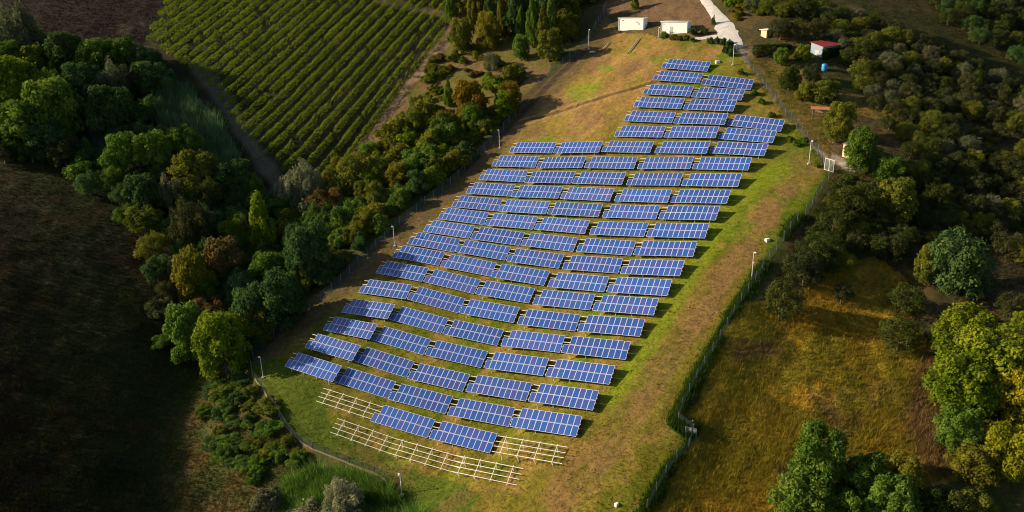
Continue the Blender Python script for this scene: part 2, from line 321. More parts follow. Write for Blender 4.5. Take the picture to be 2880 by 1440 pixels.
# ------------------------------------------------------------------ ground sheet with its colours
def lines(*segs):
    out = []
    for a, b, s in segs: out.append(np.arange(a, b, s))
    return np.concatenate(out)
gx = lines((-700, -260, 22), (-260, -150, 3), (-150, -62, .8), (-62, 80, .5), (80, 130, .9), (130, 220, 3), (220, 720, 22))
gy = lines((-200, 60, 13), (60, 80, 2), (80, 165, .5), (165, 230, .65), (230, 330, 1.2), (330, 480, 4), (480, 1200, 24))
GX, GY = np.meshgrid(gx, gy); gxx, gyy = GX.ravel(), GY.ravel()
gz0 = Z(gxx, gyy)
def mixc(a, b, t): return a*(1-t[..., None])+b*t[..., None]
def C3(*c): return np.array(c, float)
def albedo(x, y, z):
    """base colour of the ground cover and how tall / rough it is"""
    px, py, dep = project(x, y, z)
    ok = dep > 20
    px = np.where(ok, px, -9e3); py = np.where(ok, py, -9e3)
    wx = (fbm(x, y, 7, 31, 3)-.5)*60; wy = (fbm(x, y, 7, 47, 3)-.5)*40
    qx, qy = px+wx, py+wy
    n1 = fbm(x, y, 16, 3); n2 = fbm(x, y, 5, 9); n3 = fbm(x, y, 1.8, 15, 3); n4 = fbm(x, y, 40, 21)
    # scrub hillside, default
    c = mixc(C3(.062, .050, .022), C3(.050, .060, .014), sstep(.35, .65, n1)); c = mixc(c, C3(.12, .078, .028), sstep(.5, .75, n2)*.7)
    rough = np.full(x.shape, .22)
    # left field: dark brown and olive dry scrub
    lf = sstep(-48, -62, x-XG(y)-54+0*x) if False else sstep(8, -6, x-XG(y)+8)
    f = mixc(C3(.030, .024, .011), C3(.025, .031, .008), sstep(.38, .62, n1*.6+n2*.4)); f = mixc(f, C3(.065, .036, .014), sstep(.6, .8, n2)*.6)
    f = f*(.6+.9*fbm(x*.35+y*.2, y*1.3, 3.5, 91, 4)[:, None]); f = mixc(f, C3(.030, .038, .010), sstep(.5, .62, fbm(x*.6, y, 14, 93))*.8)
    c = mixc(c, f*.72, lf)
    # top left ploughed field, bare strip near the vines
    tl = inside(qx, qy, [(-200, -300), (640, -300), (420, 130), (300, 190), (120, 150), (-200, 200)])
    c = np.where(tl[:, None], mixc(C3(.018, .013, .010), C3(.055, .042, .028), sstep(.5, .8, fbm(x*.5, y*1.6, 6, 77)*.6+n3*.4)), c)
    vi = inside(px, py, VINE)
    c = np.where(vi[:, None], mixc(C3(.022, .024, .008), C3(.040, .032, .013), n2), c)
    for pl, w, cc in ((TRACK_L, 24, C3(.115, .095, .065)), (TRACK_R, 17, C3(.24, .155, .09)), (TRACK_T, 10, C3(.22, .15, .09))):
        d = dline(px+wx*.3, py+wy*.3, pl); c = mixc(c, cc*(0.8+.4*n2[:, None]), sstep(w*1.3, w*.5, d)*(.55+.45*n3))
    # slope between vineyard track and hedge: reddish brown bare scrub
    br = inside(qx, qy, [(1290, 90), (1420, 60), (1560, 170), (1480, 270), (1340, 300), (1180, 330), (1020, 480), (960, 530), (1110, 320)])
    c = np.where(br[:, None], mixc(C3(.135, .085, .040), C3(.095, .088, .018), sstep(.38, .6, n2*.6+n3*.4)), c)
    # golden field bottom right
    go = inside(px+wx*1.6, py+wy*1.6, GOLD)
    g = mixc(C3(.28, .185, .022), C3(.20, .165, .018), sstep(.4, .6, n1)); g = mixc(g, C3(.42, .28, .035), sstep(.60, .78, fbm(x*1.0+y*.5, y*.7, 4, 65))); g = mixc(g, C3(.15, .09, .045), sstep(.62, .8, fbm(x, y, 9, 55))*.8)
    c = np.where(go[:, None], g, c); rough = np.where(go, .44, rough)
    d = dline(px, py, [(2640, 1040), (2610, 1180), (2640, 1300), (2720, 1260)]); c = mixc(c, C3(.15, .09, .05)*(.6+.8*n3[:, None]), sstep(85, 15, d+wx*1.8)*.75)
    # farm
    fa = inside(px, py, FARM)
    gr = C3(.095, .135, .006); ol = C3(.115, .105, .010); tan = C3(.24, .150, .042); brn = C3(.150, .090, .034)
    a = mixc(gr, ol, sstep(.35, .6, n1)); a = mixc(a, tan, sstep(.48, .68, n2*.5+n3*.5)*.85); a = mixc(a, gr*.75, sstep(.55, .75, fbm(x, y, 3, 63))*.7)
    ud, vd = x*.63+y*.78, x*.78-y*.63; ns = fbm(ud*.28, vd, 1.6, 83, 4); nl = fbm(ud*.3, vd, 5, 87, 3)
    a = mixc(a, mixc(ol, tan, ns), .45*sstep(.35, .6, nl)); a = a*(.78+.5*ns[:, None])
    me = inside(qx, qy, MEADOW)
    am = mixc(C3(.26, .155, .050), C3(.205, .145, .032), sstep(.4, .6, n2)); am = mixc(am, C3(.12, .125, .012), sstep(.46, .66, n1*.55+n3*.45)*.85); am = mixc(am, C3(.17, .10, .05), sstep(.56, .72, fbm(x, y, 6, 61))*.7)
    a = np.where(me[:, None], am*(.75+.5*ns[:, None]), a)
    # right strip: brown wheel-worn band with green on both sides
    st_ = dline(qx, qy, [(2240, 470), (2160, 600), (2060, 740), (1980, 850), (1900, 960), (1800, 1100), (1720, 1230), (1560, 1420)])
    a = mixc(a, mixc(brn, tan*.9, n3), sstep(62, 22, st_)*(.35+.65*sstep(.35, .6, n2)))
    sg = dline(px+wx*.5, py, [(2190, 480), (2060, 560), (1990, 680), (1900, 830), (1800, 1000), (1720, 1120)]); a = mixc(a, C3(.155, .19, .010), sstep(44, 10, sg)*.8)
    ed = dline(px+wx*.4, py+wy*.4, FENCE_R2); a = mixc(a, C3(.075, .115, .008), sstep(40, 10, ed)*.85)
    for wp in ([(2215, 520), (2130, 640), (2040, 770), (1960, 890), (1860, 1040), (1760, 1190), (1620, 1380)], [(2234, 526), (2150, 648), (2062, 779), (1983, 900), (1884, 1052), (1786, 1204), (1650, 1396)]):
        a = mixc(a, C3(.20, .125, .055), sstep(7, 2, dline(px+wx*.08, py+wy*.08, wp))*(.25+.6*n3))
    el = dline(px+wx*.4, py+wy*.4, FENCE_L[:12]); a = mixc(a, mixc(C3(.125, .075, .042), C3(.085, .068, .022), sstep(.3, .7, n3)), sstep(66, 30, el)*.92)  # brown soil beside the left fence, darkened with the hedge's shade painted in
    bl = inside(qx, qy, [(690, 1010), (810, 1000), (900, 1080), (930, 1200), (1150, 1310), (1350, 1390), (1300, 1480), (1060, 1480), (860, 1270)])
    a = np.where(bl[:, None], mixc(mixc(C3(.050, .080, .009), C3(.085, .110, .010), n1), C3(.12, .085, .028), sstep(.58, .72, n2)*.6), a)
    for (ex, ey, rx, ry) in ((1635, 262, 44, 26), (1540, 393, 30, 9), (1855, 170, 40, 12), (1672, 244, 26, 14), (1700, 190, 26, 10)):
        e = ((px+wx*.25-ex)/rx)**2+((py+wy*.2-ey)/ry)**2; a = mixc(a, C3(.13, .19, .008), sstep(1.5, .3, e)*(.35+.5*n3))
    di = dline(px, py, [(1455, 348), (1560, 318), (1660, 285), (1760, 254), (1850, 230)]); a = mixc(a, C3(.085, .052, .026), sstep(5, 2.2, di)*.9); a = mixc(a, C3(.33, .21, .08), sstep(3.5, 1, np.abs(di-6.5))*.6*(py > 0))
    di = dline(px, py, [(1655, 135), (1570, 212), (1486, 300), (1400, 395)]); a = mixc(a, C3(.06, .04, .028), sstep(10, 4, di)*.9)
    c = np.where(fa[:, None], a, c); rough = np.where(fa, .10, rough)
    pr = dline(px+wx*.12, py+wy*.1, PATH_R); c = mixc(c, C3(.40, .345, .285)*(.7+.6*n3[:, None]), sstep(17, 8, pr)*(1-fa))
    pr2 = dline(px+wx*.3, py+wy*.2, [(2110, 150), (2190, 250), (2260, 330), (2340, 410)]); c = mixc(c, C3(.17, .105, .055), sstep(50, 12, pr2)*.75*(1-fa))
    gw = inside(qx, qy, [(2090, 165), (2200, 175), (2330, 240), (2480, 290), (2700, 330), (2700, 350), (2480, 330), (2330, 330), (2350, 440), (2300, 420), (2200, 310)]); c = np.where((gw & ~fa)[:, None], mixc(C3(.17, .115, .032), C3(.11, .095, .018), sstep(.35, .65, n2*.6+n3*.4)), c)
    up = inside(qx, qy, [(1700, 30), (1740, -40), (1970, -40), (2010, 60), (2020, 112), (1860, 112), (1830, 60)]); c = np.where((up & ~fa)[:, None], mixc(C3(.17, .10, .055), C3(.10, .065, .035), n3), c)
    hill = inside(qx, qy, [(2400, -200), (3100, -200), (3100, 420), (2880, 330), (2700, 240), (2440, 60)]); c = np.where(hill[:, None], mixc(C3(.040, .042, .012), C3(.062, .050, .017), sstep(.4, .7, fbm(x, y*2.5, 9, 88))), c)
    rough = rough*sstep(14, 40, dline(px, py, [(1960, -90), (1985, 5), (2022, 50), (2046, 92), (2084, 138)]))
    return c, rough, px, py, fa, go, vi
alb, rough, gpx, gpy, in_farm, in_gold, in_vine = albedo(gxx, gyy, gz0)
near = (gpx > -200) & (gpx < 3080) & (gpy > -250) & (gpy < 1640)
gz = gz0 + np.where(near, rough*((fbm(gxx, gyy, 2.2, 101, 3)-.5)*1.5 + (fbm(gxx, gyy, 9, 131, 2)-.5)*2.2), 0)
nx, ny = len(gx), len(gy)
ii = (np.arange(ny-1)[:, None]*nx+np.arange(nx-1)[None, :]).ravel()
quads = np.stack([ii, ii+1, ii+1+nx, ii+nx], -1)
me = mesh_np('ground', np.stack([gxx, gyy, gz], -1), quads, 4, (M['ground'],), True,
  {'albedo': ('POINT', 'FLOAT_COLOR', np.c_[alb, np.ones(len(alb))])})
tag(link('ground', me), kind='structure')

# ------------------------------------------------------------------ solar tables
def module_mesh():
    b = MB(); w, h, t, f = .99, 1.65, .04, .042
    x = [0, f, w-f, w]; y = [0, f, h-f, h]
    def q(x0, y0, x1, y1, m, z=0): b.quad((x0, y0, z), (x1, y0, z), (x1, y1, z), (x0, y1, z), m)
    q(0, 0, w, f, 1); q(0, h-f, w, h, 1); q(0, f, f, h-f, 1); q(w-f, f, w, h-f, 1)
    z = -.006; q(f, f, w-f, h-f, 0, z)
    for (a, c) in (((f, f), (w-f, f)), ((w-f, f), (w-f, h-f)), ((w-f, h-f), (f, h-f)), ((f, h-f), (f, f))): b.quad((*a, 0), (*a, z), (*c, z), (*c, 0), 1)
    for (a, c) in (((0, 0), (w, 0)), ((w, 0), (w, h)), ((w, h), (0, h)), ((0, h), (0, 0))): b.quad((*c, 0), (*c, -t), (*a, -t), (*a, 0), 1)
    b.quad((0, 0, -t), (0, h, -t), (w, h, -t), (w, 0, -t), 2)
    return b.mesh('solar_module', (M['cell'], M['frame'], M['back']))
ME_mod = module_mesh()
def box_mesh(name, lo, hi, mat): b = MB(); b.box(lo, hi); return b.mesh(name, (mat,))
PUR_Y = (.38, 1.27, 2.06, 2.95)
RAF_X = (1.25, 4.15, 7.05, 9.95)
ME_pur = box_mesh('purlin', (-.12, -.055, -.125), (W+.10, .055, -.045), M['steel'])
ME_raf = box_mesh('rafter', (-.055, .1, -.21), (.055, 3.2, -.128), M['steel'])
tl = Matrix.Rotation(TILT, 4, 'X')
def post_mesh(name, y0, zend):
    p = tl @ Vector((0, y0, -.20)); b = MB(); b.box((-.05, p.y-.04, zend), (.05, p.y+.04, p.z)); return b.mesh(name, (M['steel'],))
ME_pf, ME_pr = post_mesh('front_post', .45, -1.5), post_mesh('rear_post', 2.9, -.9)
NCOL = {}
for t in TABLES: NCOL.setdefault(t[0], []).append(t[1])
def table_empty(t, label, cat, group, name):
    x, y, z = t[2:5]
    o = empty(name, (x, y, z+CAMZ-LOW), label, cat, group)
    o.rotation_euler = (0, -R(t[6]), -R(t[5])); return o
def put(name, me, root, loc, tilted):
    o = link(name, me, root)
    if tilted:
        p = tl @ Vector(loc); o.location = (p.x, p.y, p.z+LOW); o.rotation_euler = (TILT, 0, 0)
    else: o.location = (loc[0], loc[1], loc[2]+LOW)
    return o
def supports(root, s=1.0):
    for y in PUR_Y: put('purlin', ME_pur, root, (0, y, 0), True)
    for x in RAF_X:
        put('rafter', ME_raf, root, (x, 0, 0), True); put('front_post', ME_pf, root, (x, 0, 0), False); put('rear_post', ME_pr, root, (x, 0, 0), False)
for t in TABLES:
    r, c = t[0], t[1]; k = sorted(NCOL[r]).index(c); n = len(NCOL[r])
    if n == 1: lab = 'blue solar table standing alone at the hilltop end, uppermost of all tables'
    elif r == 22: lab = 'blue solar table between the bare racks, ' + ('left of the two' if k == 0 else 'right of the two')
    elif r <= 6: lab = '%s blue solar table of the %s row below the white cabins' % (('left', 'right')[k] if n == 2 else ('left', 'middle', 'right')[k], ORD[r-1])
    else: lab = '%s blue solar table from the left in the %s row below the white cabins' % (ORD[k], ORD[r-1])
    paleness = vnoise(np.array([c*.9+.3]), np.array([r*.45+.1]), 5)[0]*.8+random.uniform(0, .3); paleness *= (.4+.75*math.exp(-((r-10.5)/3.5)**2-((c-1.8)/1.5)**2))  # left tables of the middle rows turn paler and more lavender
    tc_ = (.82+1.15*paleness, .86+.62*paleness, .92+.22*paleness, 1)
    t = (*t[:5], t[5]+random.uniform(-.35, .35), t[6]+random.uniform(-.2, .2)); tj = R(random.uniform(-1.3, 1.3)); tint_ = random.uniform(.86, 1.12); tc_ = tuple(v*tint_ for v in tc_[:3])+(1,)
    o = table_empty(t, lab, 'solar table', 'blue solar tables in rows on the grassy slope', 'solar_table')
    for i in range(11):
        for j in range(2):
            if i == 0 and j == 1: continue
            q = put('solar_module', ME_mod, o, (i*1.018+.01, j*1.695, 0), True); q.color = tc_; q.rotation_euler[0] += tj*(.4 if j else .4)
    supports(o)
for t, lab in zip(RACKS, ('bare metal mounting rack without panels, left of the two panelled tables in its row', 'bare metal mounting rack without panels, right of the two panelled tables in its row',
      'left third of the lowest row of bare mounting racks', 'middle bare rack of the lowest row of empty racks', 'right-hand bare rack of the lowest row of empty racks')):
    o = table_empty(t, lab, 'mounting rack', 'bare mounting racks below the panels', 'mounting_rack')
    for y in PUR_Y: put('purlin', ME_pur, o, (0, y-.33, 0), True).scale = ({(23, 1): 1.07, (23, 2): 1.19}.get((t[0], t[1]), 1.032), .8, .8)
    for x in RAF_X:
        put('rafter', ME_raf, o, (x, -.3, 0), True).scale = (.75, 1, 1); put('front_post', ME_pf, o, (x, -.2, -.05), False); put('rear_post', ME_pr, o, (x, -.3, -.1), False)

# ------------------------------------------------------------------ fences
def resample(pl, step):
    P = ground([p[0] for p in pl], [p[1] for p in pl])[:, :2]; out = [P[0]]
    L = np.r_[0, np.cumsum(np.hypot(*np.diff(P, axis=0).T))]
    s = np.arange(0, L[-1], step); xs = np.interp(s, L, P[:, 0]); ys = np.interp(s, L, P[:, 1])
    return np.stack([xs, ys, Z(xs, ys)], -1)
def fence(pl, h, label, step=2.6, skirt=None):
    P = resample(pl, step); root = empty('wire_fence', P[0], label, 'fence')
    b = MB(); b.box((-.045, -.045, -.3), (.045, .045, h+.12)); mp = b.mesh('fence_post', (M['post'],))
    for p in P:
        o = link('post', mp, root); o.location = [float(v) for v in p-P[0]]; o.rotation_euler = (R(random.uniform(-2, 2)), R(random.uniform(-2, 2)), 0)
    V = []; Fc = []
    def strip(a, c, w):
        d = c-a; u = np.array([0, 0, 1.]) if abs(d[2]) < .7*np.linalg.norm(d) else np.array([d[1]*0+1, 0, 0])
        t = np.cross(d, np.cross(d, u)); t /= np.linalg.norm(t); n = len(V); V.extend([a-t*w, c-t*w, c+t*w, a+t*w]); Fc.append((n, n+1, n+2, n+3))
    for p, q in zip(P[:-1], P[1:]):
        d = (q-p); o = p-P[0]; up = np.array([0, 0, h])
        for k in (0.03, .33, .66, 1.0): strip(o+up*k, o+d+up*k, .012)
        m = 9
        for k in range(-m+1, m):
            a0, a1 = max(0, k)/m, min(m, k+m)/m; z0, z1 = max(0, -k)/m, min(m, m-k)/m
            strip(o+d*a0+up*z0, o+d*a1+up*z1, .008); strip(o+d*a0+up*(1-z0), o+d*a1+up*(1-z1), .008)
    link('wire_mesh', mesh_np('wire_mesh', V, Fc, 4, (M['wire'],)), root)
    if skirt:
        b = MB()
        for p, q in zip(P[:-1], P[1:]):
            a = p-P[0]; c = q-P[0]; d = c-a; s = np.array([-d[1], d[0], 0]); s = s/np.linalg.norm(s)*.09
            for w0, w1 in ((s, -s),):
                b.quad(a+w0+[0, 0, .22], a+w1+[0, 0, .22], c+w1+[0, 0, .22], c+w0+[0, 0, .22]); b.quad(a+w1+[0, 0, -.3], c+w1+[0, 0, -.3], c+w1+[0, 0, .22], a+w1+[0, 0, .22]); b.quad(a+w0+[0, 0, -.3], a+w0+[0, 0, .22], c+w0+[0, 0, .22], c+w0+[0, 0, -.3])
        link('base_kerb', b.mesh('base_kerb', (M['kerb'],)), root)
    return root
fence(FENCE_L[:13], 2.0, 'long grey wire fence along the hedge on the left side of the solar farm')
fence(FENCE_L[12:], 1.3, 'low wire fence with pale base curving round the lower left corner of the farm', skirt=True)
fence(FENCE_R1, 1.9, 'short wire fence between the gravel path and the upper right panel rows')
fence(FENCE_R2, 1.7, 'long wire fence below the white gate down the right edge of the grass strip')

# white gate at the right corner
def gate(pa, pb, h, label, name='metal_gate'):
    A, B_ = G(*pa), G(*pb); root = empty(name, A, label, 'gate'); d = Vector(B_-A)
    fr = MB(); L_ = d.length
    fr.tube([(0, 0, 0), (0, 0, h)], .06); fr.tube([d, d+Vector((0, 0, h))], .06); fr.tube([(0, 0, h), d+Vector((0, 0, h))], .055); fr.tube([(0, 0, .12), d+Vector((0, 0, .12))], .05)
    link('gate_frame', fr.mesh('gate_frame', (M['white' if h > 2 else 'post'],)), root)
    br = MB()
    for k in range(1, 11): br.tube([d*(k/11)+Vector((0, 0, .12)), d*(k/11)+Vector((0, 0, h))], .022, 5)
    br.tube([d*.5+Vector((0, 0, .12)), d*.5+Vector((0, 0, h))], .05, 6)
    link('gate_bars', br.mesh('gate_bars', (M['pole'],)), root)
    return root
gate((2318, 478), (2343, 486), 2.3, 'white barred metal gate at the right corner of the solar farm')
gate((1958, 1232), (1927, 1226), 1.5, 'small grey wire gate where the right fence kinks near the dark weeds', 'wire_gate')

# ------------------------------------------------------------------ camera and lamp poles
def pole(px, py, hpx, label, side=1, two=True):
    p = G(px, py); h = hpx*dist(p)/F/.95; root = empty('camera_pole', p, label, 'camera pole', 'camera poles around the solar farm')
    b = MB(); b.box((-.28, -.28, -.3), (.28, .28, .14)); link('footing', b.mesh('footing', (M['concrete'],)), root)
    b = MB(); b.tube([(0, 0, 0), (0, 0, h)], [.075, .055], 8); link('pole', b.mesh('pole', (M['pole'],)), root)
    def cam(z, a, s=1.0, name='camera'):
        b = MB(); m = Matrix.Translation((0, 0, z)) @ Matrix.Rotation(a, 4, 'Z')
        b.box((.03, -.03, -.02), (.22, .03, .03), 1, m); b.box((.12, -.09*s, .03), (.12+.42*s, .09*s, .20*s), 0, m); b.box((.10, -.11*s, .20*s), (.14+.48*s, .11*s, .23*s), 0, m)
        link(name, b.mesh(name, (M['white'], M['pole'])), root)
    cam(h-.06, R(-60 if side > 0 else -120), .75); cam(h-.1, R(30 if side > 0 else 150), .55)
    if two: cam(h*.62, R(-80), .4, 'junction_box')
    return root
for a in ((2275, 461, 62, 'pale camera pole standing just left of the white gate'), (2061, 184, 54, 'slim camera pole at the end of the white road above the upper rows'),
          (2114, 785, 76, 'plain pole on the brown grass strip beside the right fence'), (1405, 418, 50, 'camera pole at the left end of the first five-table row'),
          (1110, 693, 56, 'camera pole by the left fence halfway down the panel rows'), (740, 1062, 62, 'camera pole in the lower left corner beside the big bright tree'),
          (1130, 1392, 66, 'camera pole behind the reeds at the bottom edge of the photo'), (1656, 138, 50, 'camera pole on the concrete pad left of the white cabins'), (1852, 104, 24, 'short white pole in front of the right white cabin')):
    pole(*a, side=1 if a[0] > 1440 else -1, two=a[2] > 40)
def slab(px, py, sx, sy, sz, label, name='concrete_block', mat='concrete', rz=0, cat='block'):
    p = G(px, py); b = MB(); b.box((-sx/2, -sy/2, -.2), (sx/2, sy/2, sz)); b.box((-sx*.42, -sy*.42, sz), (sx*.42, sy*.42, sz+.05))
    o = link(name, b.mesh(name, (M[mat],))); o.location = p; o.rotation_euler[2] = rz; return tag(o, label, cat)
slab(1666, 146, 1.5, 1.1, .18, 'pale concrete pad on the ground beside the upper left camera pole', 'concrete_pad', cat='pad')
slab(2158, 677, .75, .55, .35, 'small white concrete block lying on the grass strip above the plain pole', mat='white', rz=.4)
slab(2018, 177, 1.0, .7, .5, 'pale concrete block in the grass right of the topmost solar table', mat='white', rz=.2)
slab(1734, 1421, .5, .4, .3, 'small white stone on the grass at the bottom edge', 'white_stone', 'white', .7, 'stone')
slab(1946, 1192, .35, .35, .5, 'small white box in the dark weeds by the fence kink', 'white_box', 'white', .2, 'box')
def planks(pa, pb, label):
    A, B_ = G(*pa), G(*pb); root = empty('timber_rails', A, label, 'timber rails', 'pairs of timber rails lying on the meadow'); d = Vector(B_-A); s = Vector((-d.y, d.x, 0)).normalized()
    for k in (-1, 1):
        b = MB(); o = s*(.22*k); t = .09
        P = [o-s*t, o+s*t]; b.quad(P[0]+Vector((0, 0, .14)), P[1]+Vector((0, 0, .14)), P[1]+d+Vector((0, 0, .14)), P[0]+d+Vector((0, 0, .14)))
        b.quad(P[0]+Vector((0, 0, -.2)), P[0]+Vector((0, 0, .14)), P[0]+d+Vector((0, 0, .14)), P[0]+d+Vector((0, 0, -.2))); b.quad(P[1]+Vector((0, 0, -.2)), P[1]+d+Vector((0, 0, -.2)), P[1]+d+Vector((0, 0, .14)), P[1]+Vector((0, 0, .14)))
        link('rail', b.mesh('rail', (M['wood'],)), root)
planks((1767, 150), (1800, 106), 'pair of long timber rails lying on the meadow below the left white cabin')
planks((1694, 142), (1712, 122), 'short pair of timber rails in the meadow beside the concrete pad')

# ------------------------------------------------------------------ road
def ribbon(name, pl, widths, mat):
    P = ground([p[0] for p in pl], [p[1] for p in pl]); L = np.r_[0, np.cumsum(np.hypot(*np.diff(P[:, :2], axis=0).T))]
    s = np.linspace(0, L[-1], 70); xs = np.interp(s, L, P[:, 0]); ys = np.interp(s, L, P[:, 1]); w = np.interp(s, L, widths)
    t = np.stack([np.gradient(xs), np.gradient(ys)], -1); t /= np.linalg.norm(t, axis=1)[:, None]; nrm = np.stack([-t[:, 1], t[:, 0]], -1)
    m = 9; V = []; Fc = []
    for k in range(m):
        e = (k/(m-1)-.5)*w*(1+.5*(fbm(xs, ys, 2.2, 5+(k > 4), 3)-.5)); x = xs+nrm[:, 0]*e; y = ys+nrm[:, 1]*e; V.append(np.stack([x, y, Z(x, y)+.14-.10*abs(k/(m-1)*2-1)**3], -1))
    V = np.concatenate(V); n = len(s)
    for k in range(m-1):
        for i in range(n-1): Fc.append((k*n+i, k*n+i+1, (k+1)*n+i+1, (k+1)*n+i))
    tag(link(name, mesh_np(name, V, Fc, 4, (M[mat],), True)), kind='structure')
ribbon('road', [(1950, -90), (1970, -25), (1986, 5), (2006, 30), (2022, 50), (2036, 72), (2046, 92), (2063, 113), (2081, 136)], [2.2, 2.3, 2.4, 2.6, 3.0, 4.2, 4.8, 3.6, 1.8], 'road')
ribbon('concrete_apron', [(1938, 110), (1972, 108), (2006, 105), (2030, 102)], [1.0, 1.6, 2.2, 2.4], 'road')

# ------------------------------------------------------------------ buildings
def house_root(px, py, rz, label, cat, name):
    return empty(name, G(px, py)-np.array([0, 0, .05]), label, cat, None, rz)
def part_box(name, lo, hi, mat, root):
    return link(name, box_mesh(name, lo, hi, M[mat]), root)
def cabin(px, py, w, d, h, rz, label, vents):
    r = house_root(px, py, rz, label, 'cabin', 'white_cabin')
    part_box('wall', (0, 0, -1.4), (w, d, h), 'wall', r)
    rf = part_box('roof', (-.12, -.12, h+.003), (w+.12, d+.12, h+.12), 'roofgrey', r)
    b = MB(); b.box((-.15, -.15, h-.03), (w+.15, -.123, h+.15)); b.box((-.15, d+.123, h-.03), (w+.15, d+.15, h+.15)); b.box((w+.123, -.123, h-.03), (w+.15, d+.123, h+.15)); b.box((-.15, -.123, h-.03), (-.123, d+.123, h+.15))
    o = link('roof_trim', b.mesh('roof_trim', (M['wall'],)), rf)
    part_box('plinth', (-.04, -.04, -1.4), (w+.04, d+.04, .12), 'concrete', r)
    b = MB(); b.tube([(.12, -.07, h-.05), (.12, -.07, .1)], .05, 6); b.tube([(w-.12, -.07, h-.05), (w-.12, -.07, .1)], .05, 6); link('drainpipes', b.mesh('drainpipes', (M['pole'],)), r)
    part_box('cable_box', (w+.003, .7, .8), (w+.25, 1.4, 1.8), 'door', r)
    for (x, z, a, c) in vents: part_box('vent', (x, -.03, z), (x+a, .02, z+c), 'dark', r)
    return r
cabin(1739, 86, 7.3, 2.5, 3.25, -R(32), 'white box cabin with grey flat roof at the hilltop, left of two', ((5.2, 2.2, .5, .25), (5.75, 1.75, .5, .25), (1.0, 2.6, .6, .18)))
cb = cabin(1858, 97, 7.2, 2.5, 3.2, -R(32), 'white box cabin behind green shrubs at the hilltop, right of two', ((.6, 2.6, .5, .18),))
part_box('door', (2.45, -.035, .0), (3.3, .02, 2.1), 'door', cb)
r = house_root(2312, 165, R(36), 'garden shed with red sheet roof and bluish shade-tinted end wall behind a hedge', 'shed', 'garden_shed')
b = MB(); w, d, h0, h1 = 6.6, 3.2, 2.7, 3.5
b.poly([(0, 0, -1), (0, d, -1), (0, d, h1), (0, 0, h0)][::-1]); b.quad((0, 0, -1), (w, 0, -1), (w, 0, h0), (0, 0, h0)); b.quad((w, d, -1), (0, d, -1), (0, d, h1), (w, d, h1)); b.poly([(w, 0, -1), (w, d, -1), (w, d, h1), (w, 0, h0)])
link('wall', b.mesh('wall', (M['shadewall'],)), r)
b = MB(); a = math.atan2(h1-h0, d); b.box((-.25, -.3, .004), (w+.3, math.hypot(d, h1-h0)+.3, .09), 0, Matrix.Translation((0, 0, h0)) @ Matrix.Rotation(a, 4, 'X')); link('roof', b.mesh('roof', (M['red'],)), r)
part_box('door', (-.03, 1.0, -.2), (.01, 2.0, 1.9), 'door', r)
r = house_root(2155, 108, R(38), 'tiny cream shed with pale flat roof above the clipped hedge', 'shed', 'small_shed')
part_box('wall', (0, 0, -.8), (2.0, 1.6, 2.0), 'cream', r); part_box('roof', (-.3, -.35, 2.003), (2.6, 1.9, 2.12), 'wall', r); part_box('door', (.5, -.03, 0), (1.3, .01, 1.8), 'wood', r)
r = house_root(2282, 330, -R(20), 'open lean-to with rusty orange sheet roof beside the round trees', 'shelter', 'open_shelter')
for x in (0.1, 2.9):
    for y in (.1, 1.7): part_box('leg', (x-.05, y-.05, -.4), (x+.05, y+.05, 1.75), 'wood', r)
b = MB(); b.box((-.3, -.3, 0), (3.4, 2.2, .05), 0, Matrix.Translation((0, 0, 1.78)) @ Matrix.Rotation(R(4), 4, 'X')); link('roof', b.mesh('roof', (M['rust'],)), r)
part_box('back_panel', (.1, 1.76, -.4), (2.9, 1.8, 1.72), 'wood', r)
r = house_root(2368, 440, -R(45), 'pale cream hut half hidden behind the round leafy tree near the gate', 'hut', 'cream_hut')
part_box('wall', (0, 0, -.5), (2.4, 2.2, 2.5), 'cream', r); part_box('roof', (-.15, -.15, 2.503), (2.55, 2.35, 2.6), 'roofgrey', r); part_box('window', (-.03, .7, 1.0), (.012, 1.4, 1.7), 'dark', r)
def barrel(px, py, rad, h, label):
    p = G(px, py); r = empty('water_tank', p, label, 'water tank'); b = MB()
    prof = [(0, rad*.96), (.04, rad), (h*.3, rad), (h*.33, rad*1.04), (h*.36, rad), (h*.64, rad), (h*.67, rad*1.04), (h*.7, rad), (h*.95, rad), (h, rad*.9)]
    b.tube([(0, 0, z) for z, _ in prof], [q for _, q in prof], 18); link('body', b.mesh('body', (M['blue'],), True), r)
    b = MB(); b.tube([(0, 0, h), (0, 0, h+.06)], rad*.45, 12); link('lid', b.mesh('lid', (M['blue'],)), r)
barrel(2318, 199, .62, 1.5, 'bright blue plastic water tank below the red-roofed shed')

